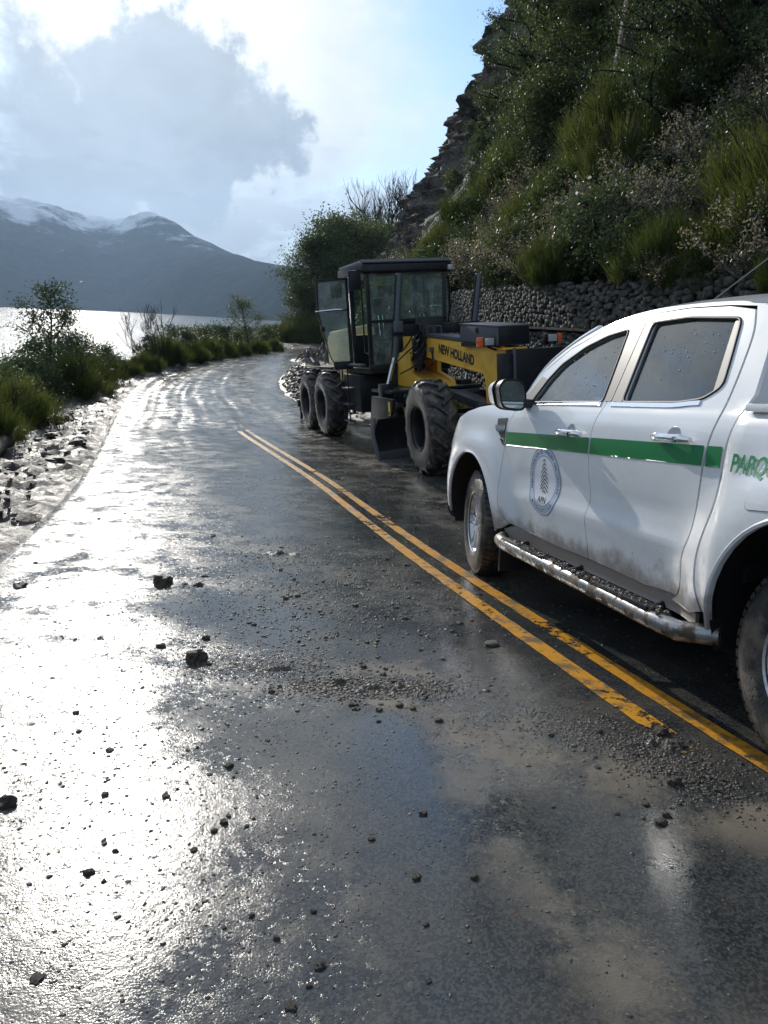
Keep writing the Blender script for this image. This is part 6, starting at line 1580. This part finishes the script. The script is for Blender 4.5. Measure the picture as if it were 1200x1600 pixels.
# ================================================================== MUD, CLODS AND CRUMBS
clod_me = []
for k in range(6):
    bm = bmesh.new(); bmesh.ops.create_icosphere(bm, subdivisions=3, radius=1.0)
    for v in bm.verts:
        n1 = noise.fractal(v.co * 1.3 + Vector((k * 9, 0, 0)), 1, 2, 4); n2 = noise.cell(v.co * 2.2 + Vector((0, k * 5, 0)))
        v.co = v.co * (1 + .45 * n1 + .12 * n2); v.co.z = v.co.z * .62 + .25; v.co.z = max(v.co.z, -.05)
    for f in bm.faces: f.smooth = k % 3 == 0
    me = bpy.data.meshes.new('mud_clod'); bm.to_mesh(me); bm.free(); me.materials.append(M['clod']); clod_me.append(me)
def clod(px, py, wpx, label, group=None, hk=1.0, k=None, flat=1.0):
    q = ground_hit(px, py); D = q.dot(fw); r = wpx * D / FPX / 2; s_, u_ = road_su(q.x, q.y)
    z = (q.z + ROAD_LIFT if -HWL(s_) < u_ < HWR(s_) else ground_z(q.x, q.y, s_, u_))
    o = link('mud_clod', clod_me[random.randrange(6) if k is None else k]); o.location = (q.x, q.y, z - .1 * r * hk); o.rotation_euler = (0, 0, random.uniform(0, 6.28)); o.scale = (r * random.uniform(.85, 1.05), r * random.uniform(.7, 1.0), r * hk * flat); return tag(o, label, 'mud clod', group)
random.seed(21)
clod(254, 920, 31, 'largest blocky black clod on the left lane, flat topped', hk=1.15, k=1); clod(307, 1042, 34, 'jagged dark clod with a long shadow in the middle of the left lane', hk=1.2, k=2)
clod(312, 923, 12, 'round dark clod just right of the blocky black one', hk=1.2); clod(11, 1273, 30, 'black clod cut by the left picture edge beside the sun glare', hk=1.2, k=4)
clod(32, 925, 26, 'flat dark clod near the left road edge', hk=.6); clod(16, 746, 18, 'dark clod on the shoulder at the left picture edge'); clod(322, 1008, 15, 'dark clod right above the jagged one'); clod(252, 1021, 14, 'lumpy clod left of the jagged one')
clod(1032, 1158, 26, 'clod sitting on the inner yellow line near its worn end', hk=.9); clod(1048, 1178, 34, 'wet mud lump at the end of the inner yellow line', hk=.6); clod(767, 1018, 24, 'rough clod on the wet asphalt left of the yellow lines', hk=.7)
clod(446, 944, 11, 'small black clod, left of a pair in the middle of the lane'); clod(465, 940, 11, 'small black clod, right of a pair in the middle of the lane'); clod(592, 1122, 12, 'single dark pebble-sized clod below the churned mud ridge')
clod(1030, 1302, 18, 'greenish grey clod on the asphalt at the lower right, lower of two'); clod(1007, 1273, 12, 'greenish grey clod at the lower right, upper of two'); clod(1052, 1240, 24, 'pale wet mud lump below the outer yellow line'); clod(935, 1157, 13, 'dark clod just left of the inner yellow line')
clod(498, 1530, 20, 'wet clod near the bottom edge of the picture', hk=.8); clod(455, 1595, 22, 'pale wet clod on the bottom edge of the picture', hk=.7); clod(62, 1550, 26, 'flattened mud splat at the lower left corner', hk=.4); clod(432, 1487, 12, 'small round clod above the bottom edge'); clod(394, 1450, 11, 'small pale round clod on the left lane near the bottom')
clod(580, 1328, 11, 'black bead-like clod in the lower middle of the lane'); clod(650, 1389, 16, 'flat dark clod in the lower middle of the lane'); clod(660, 1288, 14, 'dark clod at the edge of the smooth wet patch'); clod(740, 1390, 14, 'wet clod on the brown mud film')
G2 = 'small mud clods scattered over the road'; lb = 'small dark mud clod lying on the wet road'; r_ = random.Random(31)
for k in range(190):
    if k < 80: px, py = r_.gauss(560, 110), r_.gauss(960, 60)
    elif k < 108: px, py = r_.gauss(590, 60), r_.gauss(1088, 26)
    elif k < 142: px, py = r_.uniform(5, 700), r_.uniform(780, 1580)
    elif k < 165: px, py = r_.uniform(860, 1190), r_.uniform(1150, 1300)
    else: px, py = r_.uniform(5, 420), r_.uniform(860, 1500)
    if px > 60 + (py - 650) * 1.55 + 330 and py < 1180: continue
    zn = ('beside the pickup wheel' if px > 860 and py < 1120 else 'below the worn line end' if px > 860 else 'beside the yellow lines' if px > 700 else 'in the middle of the left lane' if px > 330 else 'at the left side of the lane')
    zv = ('far up' if py < 860 else 'level with the blocky clod' if py < 960 else 'level with the jagged clod' if py < 1065 else 'around the churned mud heap' if py < 1130 else 'below the mud heap' if py < 1280 else 'near the bottom edge' if py > 1430 else 'in the lower picture')
    wp = r_.choice((5, 6, 7, 8, 9, 12)); zv = zv.replace('in the lower picture', 'low down') if 'line end' in zn else zv; clod(px, py, wp * (.8 + (py - 800) / 1200), ('tiny' if wp < 7 else 'small') + ' dark mud clod ' + zn + ', ' + zv, G2, hk=r_.uniform(.5, 1.1))
G3 = 'dark mud clods on the left shoulder'
for k in range(70):
    s_ = r_.uniform(5, 34); u_ = -HWL(s_) - r_.uniform(.25, 2.0); x, y = road_pt(s_, u_); r = r_.uniform(.04, .13) * (1 + .02 * s_)
    o = link('mud_clod', clod_me[r_.randrange(6)]); o.location = (x, y, ground_z(x, y, s_, u_)); o.scale = (r, r * r_.uniform(.6, 1), r * r_.uniform(.5, .9)); o.rotation_euler = (0, 0, r_.uniform(0, 6)); tag(o, ('large' if r > .14 else 'small' if r < .08 else 'mid-sized') + ' dark mud clod on the left shoulder, ' + ('nearest the camera' if s_ < 9 else 'beside the log kerb' if s_ < 14 else 'below the juniper' if s_ < 20 else 'below the bare sapling' if s_ < 27 else 'towards the far bend'), 'mud clod', G3)
G4 = 'stones and clods on the far right shoulder'
for k in range(80):
    s_ = r_.uniform(21, 38); u_ = HWR(s_) + r_.uniform(.15, 2.6); x, y = road_pt(s_, u_); r = r_.uniform(.05, .17)
    o = link('muddy_stone', clod_me[r_.randrange(6)]); o.location = (x, y, ground_z(x, y, s_, u_)); o.scale = (r, r * r_.uniform(.6, 1), r * r_.uniform(.5, .9)); o.rotation_euler = (0, 0, r_.uniform(0, 6)); tag(o, ('large' if r > .13 else 'small') + ' muddy stone on the shoulder left of the grader rear wheels, ' + ('nearer end' if s_ < 27 else 'middle' if s_ < 32 else 'far end'), 'stone', G4)
# crumbs, one mass of tiny lumps
base = bmesh.new(); bmesh.ops.create_icosphere(base, subdivisions=1, radius=1.0); pv = np.array([tuple(v.co) for v in base.verts]); pf = np.array([[v.index for v in f.verts] for f in base.faces]); base.free()
g = np.random.default_rng(8); P = []
def fast_hit(px, py):
    q = ground_hit(px, py); return q
def scatter(n, cx, cy, sx_, sy_, rot=0, rmin=.0025, rmax=.009):
    A = ground_hit(cx, cy)
    for _ in range(n):
        a, b = g.normal() * sx_, g.normal() * sy_; x, y = A.x + a * math.cos(rot) - b * math.sin(rot), A.y + a * math.sin(rot) + b * math.cos(rot)
        P.append((x, y, rmin + (rmax - rmin) * g.beta(1, 4)))
scatter(1500, 560, 930, .42, .5, 0, .003, .013); scatter(900, 600, 880, .5, .35); scatter(1500, 590, 1088, .22, .07, .1, .003, .016); scatter(500, 520, 1080, .12, .05, .2, .003, .014); scatter(800, 430, 1052, .22, .09, 0, .003, .012); scatter(500, 440, 875, .25, .3, 0, .004, .014)
scatter(1200, 1010, 1190, .18, .10, -1.0, .003, .012); scatter(700, 1090, 1230, .16, .12, -.8, .003, .011); scatter(500, 780, 1150, .3, .15); scatter(400, 860, 1140, .12, .08); scatter(900, 470, 770, .8, 1.0, 0, .004, .013); scatter(900, 300, 1000, .5, .7, 0, .003, .010)
scatter(1800, 160, 1150, .4, .8, 0, .003, .010); scatter(1500, 350, 900, .8, 1.2, 0, .004, .014); scatter(1400, 560, 960, .5, .6, 0, .004, .016); scatter(700, 250, 1450, .25, .25, 0, .0015, .005); scatter(900, 450, 1350, .3, .35, 0, .0015, .006); scatter(500, 800, 1400, .3, .3, 0, .0015, .005); scatter(700, 760, 700, .9, 1.6, 0, .004, .018); scatter(600, 620, 720, .8, 1.0, 0, .005, .016); scatter(300, 690, 900, .2, .3)
for _ in range(9500):
    s_ = g.uniform(.6, 13); u_ = g.uniform(-3.3, 1.2); x, y = road_pt(s_, u_); P.append((x, y, .002 + .007 * g.beta(1, 5) * (1 + s_ * .06)))
Vs, Fs = [], []; o_ = 0
for x, y, r in P:
    s_, u_ = road_su(x, y)
    if not (-HWL(s_) < u_ < HWR(s_)): continue
    z = gz_su(x, y, s_, u_) + ROAD_LIFT; j = g.uniform(.55, 1.25, (len(pv), 1)); v = pv * j * np.array([r * g.uniform(.8, 1.6), r * g.uniform(.8, 1.4), r * g.uniform(.4, .8)]); a = g.uniform(0, 6.28); c, s2 = math.cos(a), math.sin(a)
    v = np.stack([v[:, 0] * c - v[:, 1] * s2, v[:, 0] * s2 + v[:, 1] * c, v[:, 2]], 1) + np.array([x, y, z]); Vs.append(v); Fs.append(pf + o_); o_ += len(pv)
rub_V, rub_F = [], []; o2 = 0
for k in range(4200):
    right = k < 2600
    if right: s_ = g.uniform(20, 40); u_ = HWR(s_) + abs(g.normal()) * 1.4 + .02
    else: s_ = g.uniform(4, 40); u_ = -HWL(s_) - .1 - 2.2 * g.beta(1.4, 1.6)
    x, y = road_pt(s_, u_); r = (g.uniform(.012, .05) if right else g.uniform(.006, .03)) * (1 + .012 * s_) * (1.2 if right else 1); v = pv * g.uniform(.6, 1.25, (len(pv), 1)) * np.array([r * 1.2, r, r * .75]); a = g.uniform(0, 6.28); c, s2 = math.cos(a), math.sin(a)
    rub_V.append(np.stack([v[:, 0] * c - v[:, 1] * s2, v[:, 0] * s2 + v[:, 1] * c, v[:, 2]], 1) + np.array([x, y, ground_z(x, y, s_, u_) + r * .2])); rub_F.append(pf + o2); o2 += len(pv)
tag(link('shoulder_rubble', npmesh('shoulder_rubble', np.vstack(rub_V), np.vstack(rub_F), M['clod'])), kind='stuff', label='small muddy rubble along both shoulders')
tag(link('mud_crumbs', npmesh('mud_crumbs', np.vstack(Vs), np.vstack(Fs), M['clod'])), kind='stuff', label='fine wet mud crumbs scattered over the road')
# churned mud ridges: low mounds
def mound(px, py, lx, ly, h, rot, name='mud_heap', label='', seed=0, n=40, rg=1.6):
    A = ground_hit(px, py); V, F = [], []
    for i in range(n + 1):
        for j in range(n + 1):
            a, b = (i / n * 2 - 1), (j / n * 2 - 1); x = A.x + a * lx * math.cos(rot) - b * ly * math.sin(rot); y = A.y + a * lx * math.sin(rot) + b * ly * math.cos(rot)
            e = max(0, 1 - (a * a + b * b)) ** 1.3; nn = fbm(a * 3 + seed, b * 3 * ly / lx + seed, seed, 5); hh = h * (e * (.5 + rg * nn) + .5 * e * fbm(a * 11, b * 11 * ly / lx, seed + 3, 4)); V.append((x, y, gz(x, y) + ROAD_LIFT - .006 + hh))
    for i in range(n):
        for j in range(n): a = i * (n + 1) + j; F.append((a, a + n + 1, a + n + 2, a + 1))
    o = link(name, npmesh(name, V, F, M['clod'], smooth=True)); return tag(o, label, 'mud')
mound(600, 1088, .17, .075, .028, .15, 'mud_heap', 'churned brown mud heap on the left lane below the scattered crumbs', 2)
mound(535, 1080, .11, .035, .024, .35, 'mud_ridge', 'narrow mud ridge just left of the churned heap', 5)
mound(430, 1055, .12, .05, .018, .1, 'mud_ridge', 'flat mud ridge right of the jagged clod', 9)
mound(440, 872, .22, .12, .022, .0, 'mud_ridge', 'broken mud ridge across the middle of the left lane', 14)
mound(1035, 1180, .10, .045, .024, -.6, 'mud_heap', 'wet mud heap over the worn end of the inner yellow line', 21)
# a rounded log kerb at the left edge
A, B_ = ground_hit(-40, 745), ground_hit(34, 682)
bm = bmesh.new(); tube(bm, [(A.x, A.y, A.z + .10), ((A.x + B_.x) / 2, (A.y + B_.y) / 2, (A.z + B_.z) / 2 + .14), (B_.x, B_.y, B_.z + .12)], [.12, .13, .11], 12)
tag(obj('log_kerb', bm, M['twig'], smooth=True, sharp=60), 'dark rounded log kerb lying beside the bushes at the left edge', 'log')
# heap of brown earth beside the far right edge of the road
mound(500, 566, 1.9, 1.9, 1.0, 0, 'earth_heap', 'heap of brown earth and stones on the far right shoulder behind the rear wheels', 33, 64, .55)
# red leaf on the asphalt
q = ground_hit(804, 1450); bm = bmesh.new(); vs = [bm.verts.new((q.x + a, q.y + b, gz(q.x, q.y) + ROAD_LIFT + .004 + c)) for a, b, c in ((-.006, 0, 0), (0, .003, .002), (.006, 0, .001), (0, -.003, .002))]; bm.faces.new(vs)
tag(obj('fallen_leaf', bm, mat('red_leaf', (.35, .05, .02), .6)), 'tiny reddish leaf lying on the wet asphalt at the lower right', 'leaf')

# ================================================================== THE AIR
hz_m = bpy.data.materials.new('haze'); hz_m.use_nodes = True; t = NT(hz_m.node_tree); t.n.remove(t.n['Principled BSDF'])
pv_ = t.new('ShaderNodeVolumePrincipled'); pv_.inputs['Color'].default_value = (.50, .71, 1.0, 1); pv_.inputs['Density'].default_value = .00011; pv_.inputs['Anisotropy'].default_value = .35
t.l.new(pv_.outputs[0], t.n['Material Output'].inputs['Volume'])
bm = bmesh.new(); box(bm, -7600, 7600, -7600, 7600, -47, 980); hz = obj('haze', bm, hz_m, kind='stuff', label='pale blue haze over the lake and mountains')
